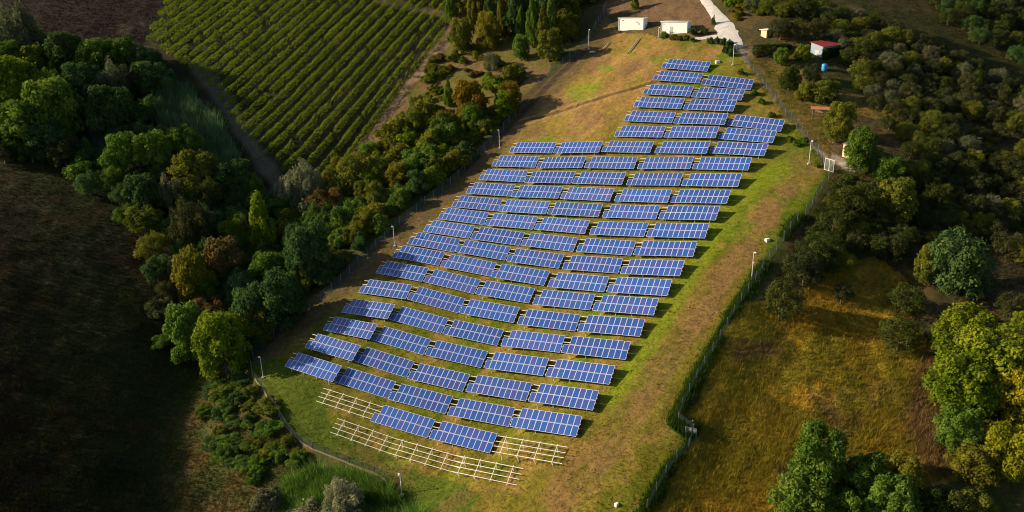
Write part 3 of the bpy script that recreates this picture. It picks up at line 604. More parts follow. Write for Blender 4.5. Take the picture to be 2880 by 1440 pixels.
# ------------------------------------------------------------------ vegetation prototypes (unit crowns: x, y in -1..1, z in 0..1)
def cards(cen, nrm, size, aspect, rg, upright=0.0):
    n = len(cen); t = rg.normal(size=(n, 3)); t[:, 2] += upright*3
    t -= nrm*np.sum(t*nrm, 1)[:, None]; t /= np.linalg.norm(t, axis=1)[:, None]; s = np.cross(nrm, t)
    a = size[:, None]*t; b_ = size[:, None]*aspect*s
    V = np.stack([cen-a, cen-b_*.9+a*.1, cen+a, cen+b_*.9+a*.1], 1).reshape(-1, 3)
    return V, np.arange(4*n).reshape(n, 4)
def crown_mesh(name, seed, lobes, n, leaf, aspect=.6, spread=.28, hgt=2.0, upright=0.0, jag=.25, keep_low=0.0):
    rg = np.random.default_rng(seed); lobes = np.array(lobes)        # x y z rx rz in a space where the crown is 2 wide and hgt tall
    area = lobes[:, 3]*lobes[:, 4]; pick = rg.choice(len(lobes), n, p=area/area.sum()); Lb = lobes[pick]
    d = rg.normal(size=(n, 3)); d /= np.linalg.norm(d, axis=1)[:, None]
    low = d[:, 2] < -.35; d[low, 2] *= rg.uniform(-1, 1, low.sum())
    d /= np.linalg.norm(d, axis=1)[:, None]
    bump = 1 + jag*(fbm(d[:, 0]*3+pick*7.7, d[:, 1]*3+d[:, 2]*2.3, .7, seed, 3)-.5)*2
    r = bump*(1-spread*rg.random(n)**1.6)
    P = Lb[:, :3] + d*np.stack([Lb[:, 3], Lb[:, 3], Lb[:, 4]], -1)*r[:, None]
    keep = np.ones(n, bool)
    for l in lobes:
        q = ((P[:, 0]-l[0])/l[3])**2+((P[:, 1]-l[1])/l[3])**2+((P[:, 2]-l[2])/l[4])**2; keep &= q > .42
    keep &= P[:, 2] > keep_low
    P, d, pick = P[keep], d[keep], pick[keep]; n = len(P)
    nr = d*.8+rg.normal(size=(n, 3))*.55+np.array([0, 0, .25]); nr /= np.linalg.norm(nr, axis=1)[:, None]
    V, Fc = cards(P, nr, leaf*rg.uniform(.6, 1.35, n), aspect, rg, upright)
    lt = rg.random(len(lobes)); cl = fbm(P[:, 0]*2.5+9, P[:, 1]*2.5+P[:, 2]*2, .5, seed+3, 2)
    tint = np.clip(.42*lt[pick]+.45*cl+.3*rg.random(n)-.1, 0, 1)
    V = V/np.array([1, 1, hgt])
    return mesh_np(name, V, Fc, 4, (M['leaf'],), False, {'tint': ('FACE', 'FLOAT', tint)})
def broad_lobes(seed, k=15, flat=1.0):
    rg = np.random.default_rng(seed); out = [(0, 0, 1.0, .60, .70)]; k = k*3; tall = rg.uniform(.9, 1.12); lx, ly = rg.uniform(-.18, .18, 2)
    for i in range(k):
        a = 2.4*i+rg.uniform(-.5, .5); u = (i+.5)/k; z = .22+1.5*u; rr = .74*math.sqrt(max(.04, 1-((z-.90)/.92)**2))*rg.uniform(.72, 1.12)
        s = rg.uniform(.12, .30); out.append((rr*math.cos(a)+lx*u, rr*math.sin(a)+ly*u, z*flat*tall, s, s*rg.uniform(.7, 1.25)))
    return out
def shrub_lobes(seed, k=20):
    rg = np.random.default_rng(seed); out = [(0, 0, .5, .6, .7)]
    for i in range(k):
        a = 2.4*i+rg.uniform(-.5, .5); rr = .85*math.sqrt(rg.random()); s = rg.uniform(.15, .34); out.append((rr*math.cos(a)*1.05, rr*math.sin(a)*.9, rg.uniform(.15, 1.45-.75*rr), s, s*rg.uniform(.9, 1.5)))
    return out
def spire_lobes(seed, k=22):
    rg = np.random.default_rng(seed); out = [(0, 0, .9, .5, .7)]
    for i in range(k):
        a = 2.4*i; rr = .72*math.sqrt(rg.random()); z = 1.55-.75*rr+rg.uniform(-.35, .15); out.append((rr*math.cos(a), rr*math.sin(a), z, rg.uniform(.12, .2), rg.uniform(.3, .5)))
        if i % 2: out.append((rr*1.15*math.cos(a+1), rr*1.15*math.sin(a+1), rg.uniform(.3, .9), .26, .34))
    return out
def cone_lobes(seed):
    rg = np.random.default_rng(seed); out = []
    for i in range(16):
        u = i/15; a = 2.4*i; r0 = .62*(1-u**2.4)*rg.uniform(.7, 1.15); out.append((r0*.75*math.cos(a), r0*.75*math.sin(a), .22+1.55*u+rg.uniform(-.1, .1), rg.uniform(.2, .36)*(1-.35*u), rg.uniform(.22, .42)))
        out.append((r0*math.cos(a+1.3), r0*math.sin(a+1.3), .3+1.35*u, .18, .26))
    return out
PROTO = {'broad': [], 'olive': [], 'silver': [], 'shrub': [], 'tall': []}
for s in range(6): PROTO['broad'].append(crown_mesh('crown', 10+s, broad_lobes(10+s, 12+s), 11000, .052, .6, .4, jag=.45))
for s in range(4): PROTO['olive'].append(crown_mesh('crown', 30+s, broad_lobes(60+s, 9+s, .92), 8000, .050, .42, .5, jag=.5))
for s in range(3): PROTO['silver'].append(crown_mesh('crown', 40+s, spire_lobes(40+s), 12000, .048, .42, .42, upright=.8, jag=.45))
for s in range(5): PROTO['shrub'].append(crown_mesh('foliage', 50+s, shrub_lobes(50+s), 6000, .068, .6, .42, jag=.5))
for s in range(3): PROTO['tall'].append(crown_mesh('crown', 70+s, cone_lobes(70+s), 6000, .065, .5, .3, jag=.4))
def trunk_mesh(seed, thick=.06):
    rg = random.Random(seed); b = MB(); top = Vector((rg.uniform(-.08, .08), rg.uniform(-.08, .08), .62))
    b.tube([(0, 0, -.06), (.01, .0, .12), (top.x*.5, top.y*.5, .36), top], [thick*1.5, thick, thick*.75, thick*.3], 7)
    for k in range(6):
        a = k*1.05+rg.uniform(-.3, .3); z = rg.uniform(.18, .48); c = Vector((math.cos(a), math.sin(a), 0)); s = Vector((top.x*.6, top.y*.6, z))
        b.tube([s, s+c*.28+Vector((0, 0, .12)), s+c*.62+Vector((0, 0, .26))], [thick*.55, thick*.35, thick*.1], 5)
    return b.mesh('trunk', (M['bark'],), True)
TRUNK = [trunk_mesh(s) for s in range(3)]
COL = dict(green=(0.101, 0.172, 0.024), dark=(0.062, 0.114, 0.033), bright=(0.139, 0.209, 0.015), lime=(.17, .20, .015), yellow=(.235, .230, .014), olive=(0.062, 0.072, 0.025), oliv2=(0.061, 0.079, 0.018),
  silver=(0.216, 0.228, 0.127), grey=(0.119, 0.129, 0.067), autumn=(.150, .115, .012), brown=(0.138, 0.101, 0.030), ygreen=(0.165, 0.165, 0.020), moss=(0.136, 0.153, 0.022), teal=(0.069, 0.132, 0.046), gold=(.190, .175, .012))
TREES_DONE = []
def tree(px, py, wpx, hpx, kind, colr, label, cat='tree', name=None, group=None, seed=None, sink=0.0):
    """crown centred above the pixel (px, py) of its foot; sizes in pixels of the photograph"""
    p = G(px, py); k = dist(p)/F; w = wpx*k; h = hpx*k/.93
    rg = random.Random(int(px*13+py*7) if seed is None else seed)
    name = name or {'broad': 'leafy_tree', 'olive': 'olive_tree', 'silver': 'silver_tree', 'shrub': 'shrub', 'tall': 'tall_tree'}[kind]
    o = empty(name, p-np.array([0, 0, sink*h]), label, cat, group, rg.uniform(0, 6.28))
    pr = PROTO[kind]; me = pr[rg.randrange(len(pr))]
    c = link('foliage' if kind == 'shrub' else 'crown', me, o); c.scale = (w/2, w/2*rg.uniform(.9, 1.1), h)
    cc = COL[colr]; v = rg.uniform(.85, 1.18); c.color = (cc[0]*v*rg.uniform(.92, 1.1), cc[1]*v, cc[2]*v, 1)
    if kind != 'shrub':
        t = link('trunk', TRUNK[rg.randrange(3)], o); t.scale = (w/2, w/2, h)
    TREES_DONE.append((px, py, wpx))
    return o
T_ = tree
# left wood
T_(62, 165, 150, 165, 'silver', 'grey', 'tall pale grey tree in the top left corner')
T_(40, 200, 110, 90, 'broad', 'green', 'small green tree under the pale corner tree on the left edge')
T_(70, 330, 180, 180, 'broad', 'bright', 'large bright green spreading tree on the left edge')
T_(165, 400, 190, 190, 'broad', 'green', 'wide green tree right of the bright spreading one by the left edge')
T_(60, 430, 180, 150, 'broad', 'green', 'low green tree at the left edge above the dark field')
T_(150, 450, 130, 100, 'broad', 'dark', 'dark green tree at the upper rim of the dark field', seed=3)
T_(200, 205, 140, 120, 'broad', 'dark', 'dark green tree below the ploughed field beside the pale corner tree')
T_(285, 215, 130, 110, 'broad', 'green', 'green round tree between the ploughed field and the dark wood')
T_(255, 300, 130, 110, 'broad', 'dark', 'very dark tree in the middle of the upper left wood')
T_(335, 290, 130, 120, 'silver', 'grey', 'greyish feathery tree in the upper left wood beside the vineyard corner')
T_(425, 190, 80, 60, 'olive', 'grey', 'small grey tree at the left corner of the vineyard')
T_(330, 390, 150, 130, 'broad', 'dark', 'dark tree below the greyish feathery one in the left wood')
T_(440, 262, 120, 80, 'broad', 'dark', 'dark low tree beside the grass track left of the vineyard')
T_(345, 500, 110, 115, 'broad', 'green', 'green tree at the field edge left of the reeds')
T_(440, 500, 120, 120, 'broad', 'green', 'green tree just below the left reed thicket')
T_(250, 470, 120, 80, 'shrub', 'dark', 'low dark shrub at the top rim of the dark field', 'shrub')
T_(420, 600, 130, 120, 'broad', 'dark', 'dark tree left of the olive-brown clump below the reeds')
T_(530, 470, 80, 80, 'broad', 'green', 'small green tree in front of the right reed thicket')
T_(570, 540, 140, 125, 'broad', 'moss', 'olive-brown tree nearest below the reed thicket')
T_(490, 610, 90, 125, 'silver', 'grey', 'brownish grey slim tree on the field edge below the reeds')
T_(590, 615, 120, 115, 'silver', 'oliv2', 'olive tree with pale tips in the middle of the wood')
T_(550, 700, 140, 150, 'silver', 'olive', 'grey-green tree with pale tips on the field side of the wood')
T_(655, 560, 120, 100, 'broad', 'dark', 'dark bushy tree at the foot of the grass track')
T_(860, 600, 140, 150, 'silver', 'silver', 'pale silver tree at the lower tip of the vineyard')
T_(795, 590, 60, 90, 'silver', 'silver', 'slim pale silver tree left of the big silver one')
T_(675, 625, 50, 55, 'silver', 'grey', 'little grey tree in the gap of the wood')
T_(745, 720, 120, 170, 'tall', 'bright', 'upright bright green tree with feathery leaves in the middle of the wood')
T_(830, 740, 110, 110, 'tall', 'teal', 'blue-green tree right of the upright bright green one')
T_(660, 700, 90, 80, 'broad', 'bright', 'small bright green tree left of the upright feathery one')
T_(925, 620, 110, 90, 'broad', 'brown', 'brownish bush-like tree right of the slim silver tree')
T_(870, 660, 90, 75, 'silver', 'olive', 'pale tipped small tree below the big silver tree')
T_(645, 790, 140, 135, 'broad', 'brown', 'reddish brown tree in the lower wood')
T_(690, 690, 60, 90, 'silver', 'grey', 'slim pale tipped tree above the reddish brown tree')
T_(555, 850, 120, 160, 'broad', 'ygreen', 'yellow-green tree on the field edge of the lower wood')
T_(500, 810, 60, 90, 'silver', 'grey', 'thin grey shrubby tree on the edge of the dark field')
T_(700, 880, 110, 120, 'broad', 'teal', 'dark bluish green tree behind the bright corner tree')
T_(770, 830, 140, 140, 'broad', 'green', 'green tree in the centre of the lower wood')
T_(870, 800, 150, 165, 'broad', 'dark', 'dark green tree by the fence in the lower wood')
T_(800, 920, 150, 175, 'broad', 'dark', 'dark green tree close to the fence near the lowest panel rows')
T_(720, 965, 140, 175, 'broad', 'dark', 'dark tree directly behind the bright corner tree')
T_(830, 810, 50, 60, 'broad', 'autumn', 'small orange-tinged tree in the lower wood')
T_(600, 930, 120, 90, 'broad', 'brown', 'rusty brown tree above the bright corner tree')
T_(545, 1010, 140, 180, 'broad', 'green', 'mid green tree left of the bright corner tree')
T_(640, 1050, 175, 205, 'broad', 'bright', 'bright round tree at the lower left corner of the farm')
T_(460, 970, 60, 40, 'shrub', 'green', 'small green shrub in the dark field left of the corner trees', 'shrub')
T_(710, 870, 60, 55, 'broad', 'teal', 'small teal tree in the lower wood beside the reddish tree')
WOOD = [(-40, 230), (110, 130), (300, 190), (420, 210), (480, 290), (560, 440), (660, 500), (700, 560), (840, 560), (960, 640), (860, 830), (740, 960), (690, 1030), (500, 1020), (440, 880), (430, 720), (330, 590), (120, 480), (-40, 470)]
rg = random.Random(9); spots = []
REEDP = [(430, 250), (560, 270), (690, 450), (660, 530), (580, 500), (470, 390), (250, 460), (250, 360), (430, 360)]
for x, y in interior_poly(WOOD, 1500, 71):
    if inside(np.array([x]), np.array([y]), REEDP)[0]: continue
    if all((x-a)**2+((y-b)*1.2)**2 > 52**2 for a, b in spots): spots.append((x, y))
spots.sort(key=lambda q: q[1])
for x, y in spots:
    s_ = rg.uniform(80, 120); T_(x, y, s_, s_*rg.uniform(.6, .9), rg.choice(['shrub', 'silver', 'broad', 'silver']), rg.choice(['dark', 'green', 'green', 'moss', 'olive']), 'green bushy undergrowth clump filling the gaps of the left wood', 'undergrowth', 'undergrowth_bush', 'undergrowth of the left wood')
# hedge between vineyard and fence
rg = random.Random(5)
T_(1010, 480, 45, 35, 'shrub', 'gold', 'yellowish shrub at the foot of the vineyard track', 'shrub')
T_(1325, 338, 110, 118, 'broad', 'autumn', 'round autumn-coloured tree left of the meadow fence')
T_(1428, 318, 84, 78, 'broad', 'autumn', 'orange-tinged tree touching the fence left of the meadow')
T_(1385, 250, 80, 60, 'shrub', 'bright', 'light green leafy shrub above the two autumn trees', 'shrub')
T_(1262, 300, 46, 70, 'tall', 'bright', 'slim bright green tree left of the round autumn tree')
T_(1385, 200, 60, 55, 'olive', 'grey', 'greyish round tree on the bare slope below the top wood')
T_(1435, 235, 60, 48, 'broad', 'moss', 'olive tree above the orange-tinged fence tree')
T_(1545, 175, 84, 82, 'broad', 'moss', 'round green-yellow tree at the fence left of the concrete pad')
T_(1465, 170, 60, 75, 'broad', 'green', 'dark green slim tree on the bare slope left of the round fence tree')
T_(1215, 225, 40, 40, 'shrub', 'moss', 'small shrub on the bare slope beside the vineyard track', 'shrub')
T_(1262, 208, 18, 16, 'shrub', 'gold', 'tiny yellow shrub on the bare slope below the top wood', 'shrub')
T_(1375, 140, 80, 95, 'broad', 'ygreen', 'yellow-green tree at the lower edge of the top wood')
T_(1300, 150, 70, 90, 'broad', 'moss', 'olive-coloured tree at the left end of the top wood')
HEDGE = [(835, 700), (900, 560), (960, 520), (1090, 410), (1170, 330), (1280, 330), (1400, 330), (1452, 300), (1340, 425), (1250, 505), (1120, 610), (1000, 720), (900, 820), (850, 850)]
cl = ['moss', 'ygreen', 'green', 'ygreen', 'ygreen', 'bright', 'moss', 'moss']
n = 0; spots = []
for x, y in interior_poly(HEDGE, 900, 11):
    if all((x-a)**2+((y-b)*1.25)**2 > 34**2 for a, b in spots): spots.append((x, y))
spots.sort(key=lambda q: q[1])
for x, y in spots:
    d_ = dline(np.array([x]), np.array([y]), FENCE_L)[0]
    c_ = 'dark' if d_ < 40 and rg.random() < .35 else ('green' if y > 600 and rg.random() < .6 else rg.choice(cl))
    s_ = rg.uniform(56, 118)*(.72 if y < 345 else 1)
    T_(x, y, s_, s_*rg.uniform(.55, 1.1), rg.choice(['shrub', 'shrub', 'broad']), c_, 'mixed green and yellowish shrub in the thick hedge along the left fence', 'shrub', 'hedge_shrub', 'hedge shrubs between the vineyard and the left fence')
T_(1110, 490, 80, 55, 'shrub', 'yellow', 'bright yellow shrub in the middle of the long hedge', 'shrub')
for x, y in interior_poly([(1250, 110), (1330, 140), (1480, 200), (1460, 250), (1350, 240), (1280, 290), (1180, 330), (1130, 340)], 55, 73):
    T_(x, y, rg.uniform(20, 46), rg.uniform(14, 34), 'shrub', rg.choice(['moss', 'brown', 'ygreen', 'moss', 'green']), 'small scrubby bush on the reddish bare slope between vineyard and top wood', 'shrub', 'slope_bush', 'bushes on the bare reddish slope')
# top wood
TW = [(1250, -70), (1700, -70), (1690, 0), (1640, 50), (1600, 130), (1540, 150), (1440, 130), (1330, 120), (1270, 80)]
spots = []
for x, y in interior_poly(TW, 600, 13):
    if all((x-a)**2+((y-b)*1.5)**2 > 31**2 for a, b in spots): spots.append((x, y))
spots.sort(key=lambda q: q[1])
for x, y in spots:
    k_ = rg.choice(['broad', 'tall', 'broad', 'tall'])
    T_(x, y, (rg.uniform(56, 86) if k_ == 'broad' else rg.uniform(38, 58))*(.8 if x > 1600 else 1), rg.uniform(90, 150)*(.55 if x > 1580 else 1), k_, rg.choice(['green', 'moss', 'dark', 'green', 'moss', 'ygreen']), 'green tree crowded in the wood at the top edge of the photo', 'tree', 'woodland_tree', 'trees of the wood at the top edge')
T_(1785, 30, 34, 45, 'tall', 'bright', 'small bright green tree behind the left white cabin')
# shrubs by the cabins and the road
for i, (x, y, w, h, c_) in enumerate(((1868, 108, 26, 26, 'green'), (1895, 112, 26, 22, 'moss'), (1912, 113, 22, 18, 'brown'), (1930, 112, 24, 20, 'green'), (1952, 100, 30, 30, 'dark'), (1980, 96, 26, 26, 'dark'), (1945, 116, 20, 14, 'green'))):
    T_(x, y, w, h, 'shrub', c_, 'small green shrub in the row in front of the right white cabin', 'shrub', 'cabin_shrub', 'row of shrubs by the right cabin')
for i, (x, y, w, h) in enumerate(((1998, 122, 22, 26), (2016, 124, 20, 26), (2034, 128, 24, 32), (2050, 138, 26, 34), (2058, 158, 22, 28), (2040, 150, 22, 26))):
    T_(x, y, w, h, 'shrub', 'dark', 'dark green bush clump at the foot of the white road', 'shrub', 'roadside_bush', 'dark bushes at the foot of the road')
T_(2006, 70, 14, 34, 'shrub', 'dark', 'narrow dark bush on the left verge of the white road', 'shrub')
for i, (x, y) in enumerate(((2084, 210), (2122, 268), (2142, 292), (2170, 330), (2222, 398), (2240, 410), (2262, 400), (2298, 470))):
    T_(x, y, 24, 22, 'shrub', 'green', 'small weedy shrub along the fence beside the gravel path', 'shrub', 'fence_shrub', 'shrubs along the upper right fence')
# right hillside: named trees
T_(2217, 255, 62, 66, 'broad', 'oliv2', 'round dark olive tree above the gravel path, left of a pair')
T_(2286, 236, 62, 62, 'olive', 'olive', 'round grey-green olive tree beside the blue water tank')
T_(2196, 182, 52, 42, 'broad', 'green', 'low green tree in front of the clipped hedge')
T_(2256, 172, 56, 44, 'broad', 'lime', 'light yellow-green leafy tree left of the red-roofed shed')
T_(2195, 112, 74, 64, 'olive', 'olive', 'grey olive tree right of the tiny cream shed')
T_(2240, 108, 70, 60, 'olive', 'oliv2', 'dark olive tree behind the clipped hedge')
T_(2318, 290, 90, 60, 'broad', 'moss', 'wide low tree above the rusty shelter')
T_(2262, 285, 60, 56, 'broad', 'moss', 'brownish green tree below the round olive tree')
T_(2352, 400, 84, 104, 'broad', 'moss', 'tall yellow-green tree left of the cream hut')
T_(2420, 484, 104, 128, 'broad', 'green', 'large round leafy tree hiding the cream hut')
T_(2500, 515, 104, 84, 'broad', 'green', 'green tree below the large round leafy tree')
T_(2515, 625, 130, 118, 'broad', 'moss', 'large round brownish green tree in the middle of the right hillside')
T_(2390, 620, 150, 110, 'olive', 'oliv2', 'broad olive tree right of the right fence below the gate')
T_(2340, 660, 110, 80, 'olive', 'oliv2', 'olive tree beside the fence below the broad olive')
T_(2310, 730, 120, 90, 'olive', 'oliv2', 'olive tree between the fence and the grassy clearing')
T_(2260, 800, 130, 100, 'olive', 'olive', 'olive tree at the upper left of the golden field')
T_(2192, 895, 125, 120, 'olive', 'oliv2', 'big round dark olive tree at the head of the golden field')
T_(2400, 710, 70, 70, 'olive', 'olive', 'small olive tree left of the shaded clearing')
T_(2515, 735, 95, 84, 'olive', 'olive', 'olive tree at the top of the shaded clearing')
T_(2365, 850, 62, 66, 'olive', 'olive', 'young grey-green olive standing alone in the golden field')
T_(2690, 830, 190, 190, 'broad', 'dark', 'large dark green tree near the right edge above the yellow trees')
T_(2600, 800, 80, 120, 'broad', 'moss', 'narrow yellow-green tree left of the large dark one')
T_(2545, 880, 110, 90, 'olive', 'oliv2', 'olive tree on the right rim of the golden field, upper of two')
T_(2525, 985, 120, 105, 'olive', 'oliv2', 'olive tree on the right rim of the golden field, lower of two')
T_(2700, 1015, 185, 150, 'broad', 'lime', 'yellow-green tree at the top of the bright clump on the right')
T_(2840, 900, 100, 90, 'olive', 'olive', 'grey olive tree by the right edge above the bright clump')
T_(2870, 930, 70, 60, 'broad', 'lime', 'small bright tree cut by the right edge above the clump')
T_(2785, 1120, 225, 195, 'broad', 'lime', 'largest yellow-green tree of the bright clump on the right')
T_(2700, 1175, 195, 180, 'broad', 'bright', 'green tree at the left of the bright clump on the right')
T_(2850, 1190, 160, 180, 'broad', 'yellow', 'yellow leaved tree at the right edge in the bright clump')
T_(2690, 1265, 130, 120, 'broad', 'green', 'small green tree at the foot of the bright clump')
T_(2835, 1335, 175, 150, 'broad', 'yellow', 'golden yellow tree in the lower right corner')
T_(2730, 1350, 150, 115, 'broad', 'ygreen', 'yellow-green bushy tree left of the golden corner tree')
T_(2300, 1390, 170, 185, 'broad', 'green', 'large dark green tree at the bottom edge, top left of its clump')
T_(2260, 1475, 180, 150, 'broad', 'green', 'green tree cut by the bottom edge, leftmost of its clump')
T_(2430, 1400, 150, 130, 'broad', 'green', 'green tree in the middle of the bottom right clump')
T_(2530, 1400, 130, 130, 'broad', 'ygreen', 'yellowish green tree on the right of the bottom clump')
T_(2500, 1480, 170, 150, 'broad', 'green', 'green tree cut by the bottom edge in the middle of the clump')
T_(2400, 1490, 130, 110, 'broad', 'green', 'low green tree at the bottom edge of the dark clump', seed=4)
T_(2640, 1470, 130, 110, 'broad', 'oliv2', 'dull green tree at the bottom edge right of the dark clump')
T_(2730, 1460, 130, 100, 'broad', 'moss', 'mossy green tree at the bottom edge near the right corner')
T_(2420, 1360, 70, 40, 'shrub', 'moss', 'low shrub at the upper rim of the bottom right clump', 'shrub')
# bottom left clump
T_(765, 1440, 110, 105, 'shrub', 'grey', 'grey-green rounded bush left of the bright reeds at the bottom edge', 'shrub')
T_(868, 1476, 130, 100, 'shrub', 'silver', 'pale grey-green rounded bush cut by the bottom edge among the reeds', 'shrub')
T_(975, 1462, 140, 140, 'silver', 'silver', 'pale feathery tree in front of the bright reeds at the bottom edge')
for x, y in interior_poly([(820, 1360), (920, 1335), (1020, 1350), (1110, 1410), (1180, 1470), (1000, 1490), (820, 1480)], 15, 79):
    T_(x, y+8, rg.uniform(44, 80), rg.uniform(34, 60), 'shrub', rg.choice(['bright', 'grey', 'bright', 'green']), 'rounded bush among the bright reeds at the bottom edge', 'shrub', 'reedside_bush', 'bushes among the bottom reeds')
# clipped hedges
def hedge(px0, py0, L_, d, h, rz, label):
    p = G(px0, py0); rg_ = np.random.default_rng(int(px0)); n = 5200
    f = rg_.choice(5, n, p=[.3, .14, .1, .1, .36]); u = rg_.random((n, 3))
    P = u*np.array([L_, d, h]); nr = np.zeros((n, 3))
    for k, (ax, v, s) in enumerate(((1, 0, -1), (1, d, 1), (0, 0, -1), (0, L_, 1), (2, h, 1))):
        m = f == k; P[m, ax] = v; nr[m, ax] = s
    P += rg_.normal(size=(n, 3))*.07; nr += rg_.normal(size=(n, 3))*.5; nr /= np.linalg.norm(nr, axis=1)[:, None]
    V, Fc = cards(P, nr, rg_.uniform(.09, .2, n), .6, rg_)
    o = link('clipped_hedge', mesh_np('clipped_hedge', V, Fc, 4, (M['leaf'],), False, {'tint': ('FACE', 'FLOAT', rg_.random(n))}))
    o.location = p-np.array([0, 0, .15]); o.rotation_euler[2] = rz; o.color = (.028, .05, .012, 1); tag(o, label, 'hedge')
hedge(2128, 164, 8.5, 2.2, 2.9, R(10), 'dark clipped box hedge right of the white road')
hedge(2322, 172, 7.6, 1.0, 2.7, R(35), 'dark clipped hedge in front of the red-roofed shed')
# olive grove on the right hillside
GROVE = [(2110, 30), (2260, 20), (2420, 60), (2560, 130), (2760, 210), (2900, 280), (2900, 760), (2780, 700), (2620, 640), (2600, 560), (2540, 420), (2470, 330), (2400, 240), (2340, 150), (2220, 70)]
GROVE2 = [(2560, -60), (2900, -60), (2900, 210), (2760, 130), (2640, 60)]
taken = [(a, b, w_) for a, b, w_ in TREES_DONE if a > 2050]
spots = []
for x, y in interior_poly(GROVE, 2600, 17):
    gap = 28 + .03*y
    bare = inside(np.array([x]), np.array([y]), [(2440, 290), (2700, 330), (2880, 400), (2880, 440), (2620, 420), (2480, 350)])[0]
    if bare and rg.random() < .75: continue
    if all((x-a)**2+((y-b)*1.45)**2 > gap**2 for a, b in spots) and all(math.hypot(x-a, (y-b+20)*1.2) > .42*w_+10 for a, b, w_ in taken): spots.append((x, y))
spots.sort(key=lambda q: q[1])
for x, y in spots:
    s_ = rg.uniform(48, 74)*(.85+y/1400)
    zone = ('upper slope behind the sheds' if y < 190 else 'terraced slope right of the sheds' if y < 380 else 'lower dark slope right of the gate')
    T_(x, y, s_, s_*rg.uniform(.72, .95), 'olive', rg.choice(['olive', 'oliv2', 'olive', 'grey', 'moss']), 'grey-green olive tree in the dense grove on the ' + zone, 'olive tree', 'olive_tree', 'olive trees on the ' + zone)
spots = []
for x, y in interior_poly([(2360, 520), (2480, 560), (2600, 600), (2660, 690), (2480, 720), (2340, 770), (2230, 800), (2300, 610)], 300, 81):
    if all((x-a)**2+((y-b)*1.3)**2 > 50**2 for a, b in spots) and all(math.hypot(x-a, (y-b)*1.2) > .3*w_ for a, b, w_ in taken): spots.append((x, y))
for x, y in spots:
    s_ = rg.uniform(70, 105); T_(x, y, s_, s_*rg.uniform(.6, .85), rg.choice(['olive', 'olive', 'shrub']), rg.choice(['oliv2', 'olive', 'moss', 'oliv2']), 'grey-green olive bush in the thick band of bushes just below the gate', 'olive tree', 'olive_bush', 'olive bushes in the band below the gate')
spots = []
for x, y in interior_poly(GROVE2, 500, 19):
    if all((x-a)**2+((y-b)*1.6)**2 > 38**2 for a, b in spots): spots.append((x, y))
for x, y in spots:
    T_(x, y, rg.uniform(46, 66), rg.uniform(40, 58), 'olive', rg.choice(['oliv2', 'olive', 'dark']), 'dark olive tree on the far hillside in the top right corner', 'olive tree', 'olive_tree', 'olive trees in the top right corner')
# low vine bushes right of the road
VB = [(2020, -40), (2200, -40), (2350, 20), (2330, 60), (2200, 40), (2110, 45), (2060, 60)]
spots = []
for x, y in interior_poly(VB, 700, 23):
    if all(((x-a))**2+((y-b)*2.2)**2 > 21**2 for a, b in spots): spots.append((x, y))
for x, y in spots:
    T_(x, y, rg.uniform(26, 38), rg.uniform(15, 24), 'shrub', rg.choice(['ygreen', 'moss', 'gold', 'bright']), 'low yellow-green bush on the plot right of the white road', 'shrub', 'low_bush', 'low bushes right of the road')
for x, y in interior_poly([(2420, 300), (2700, 330), (2880, 420), (2880, 460), (2560, 420), (2480, 380)], 26, 29):
    T_(x, y, rg.uniform(34, 60), rg.uniform(20, 36), 'shrub', rg.choice(['autumn', 'moss', 'dark', 'brown']), 'low brownish scrub bush on the dry terrace right of the cream hut', 'shrub', 'scrub_bush', 'scrub bushes on the dry terrace')
for x, y in interior_poly([(880, 1080), (600, 1060), (560, 1180), (640, 1330), (760, 1360), (860, 1300), (740, 1120), (690, 1080)], 70, 37):
    T_(x, y, rg.uniform(40, 90), rg.uniform(14, 34), 'shrub', rg.choice(['moss', 'green', 'moss', 'dark', 'green']), 'low bramble bush on the bank below the corner trees', 'shrub', 'bramble_bush', 'bramble bushes on the lower left bank')

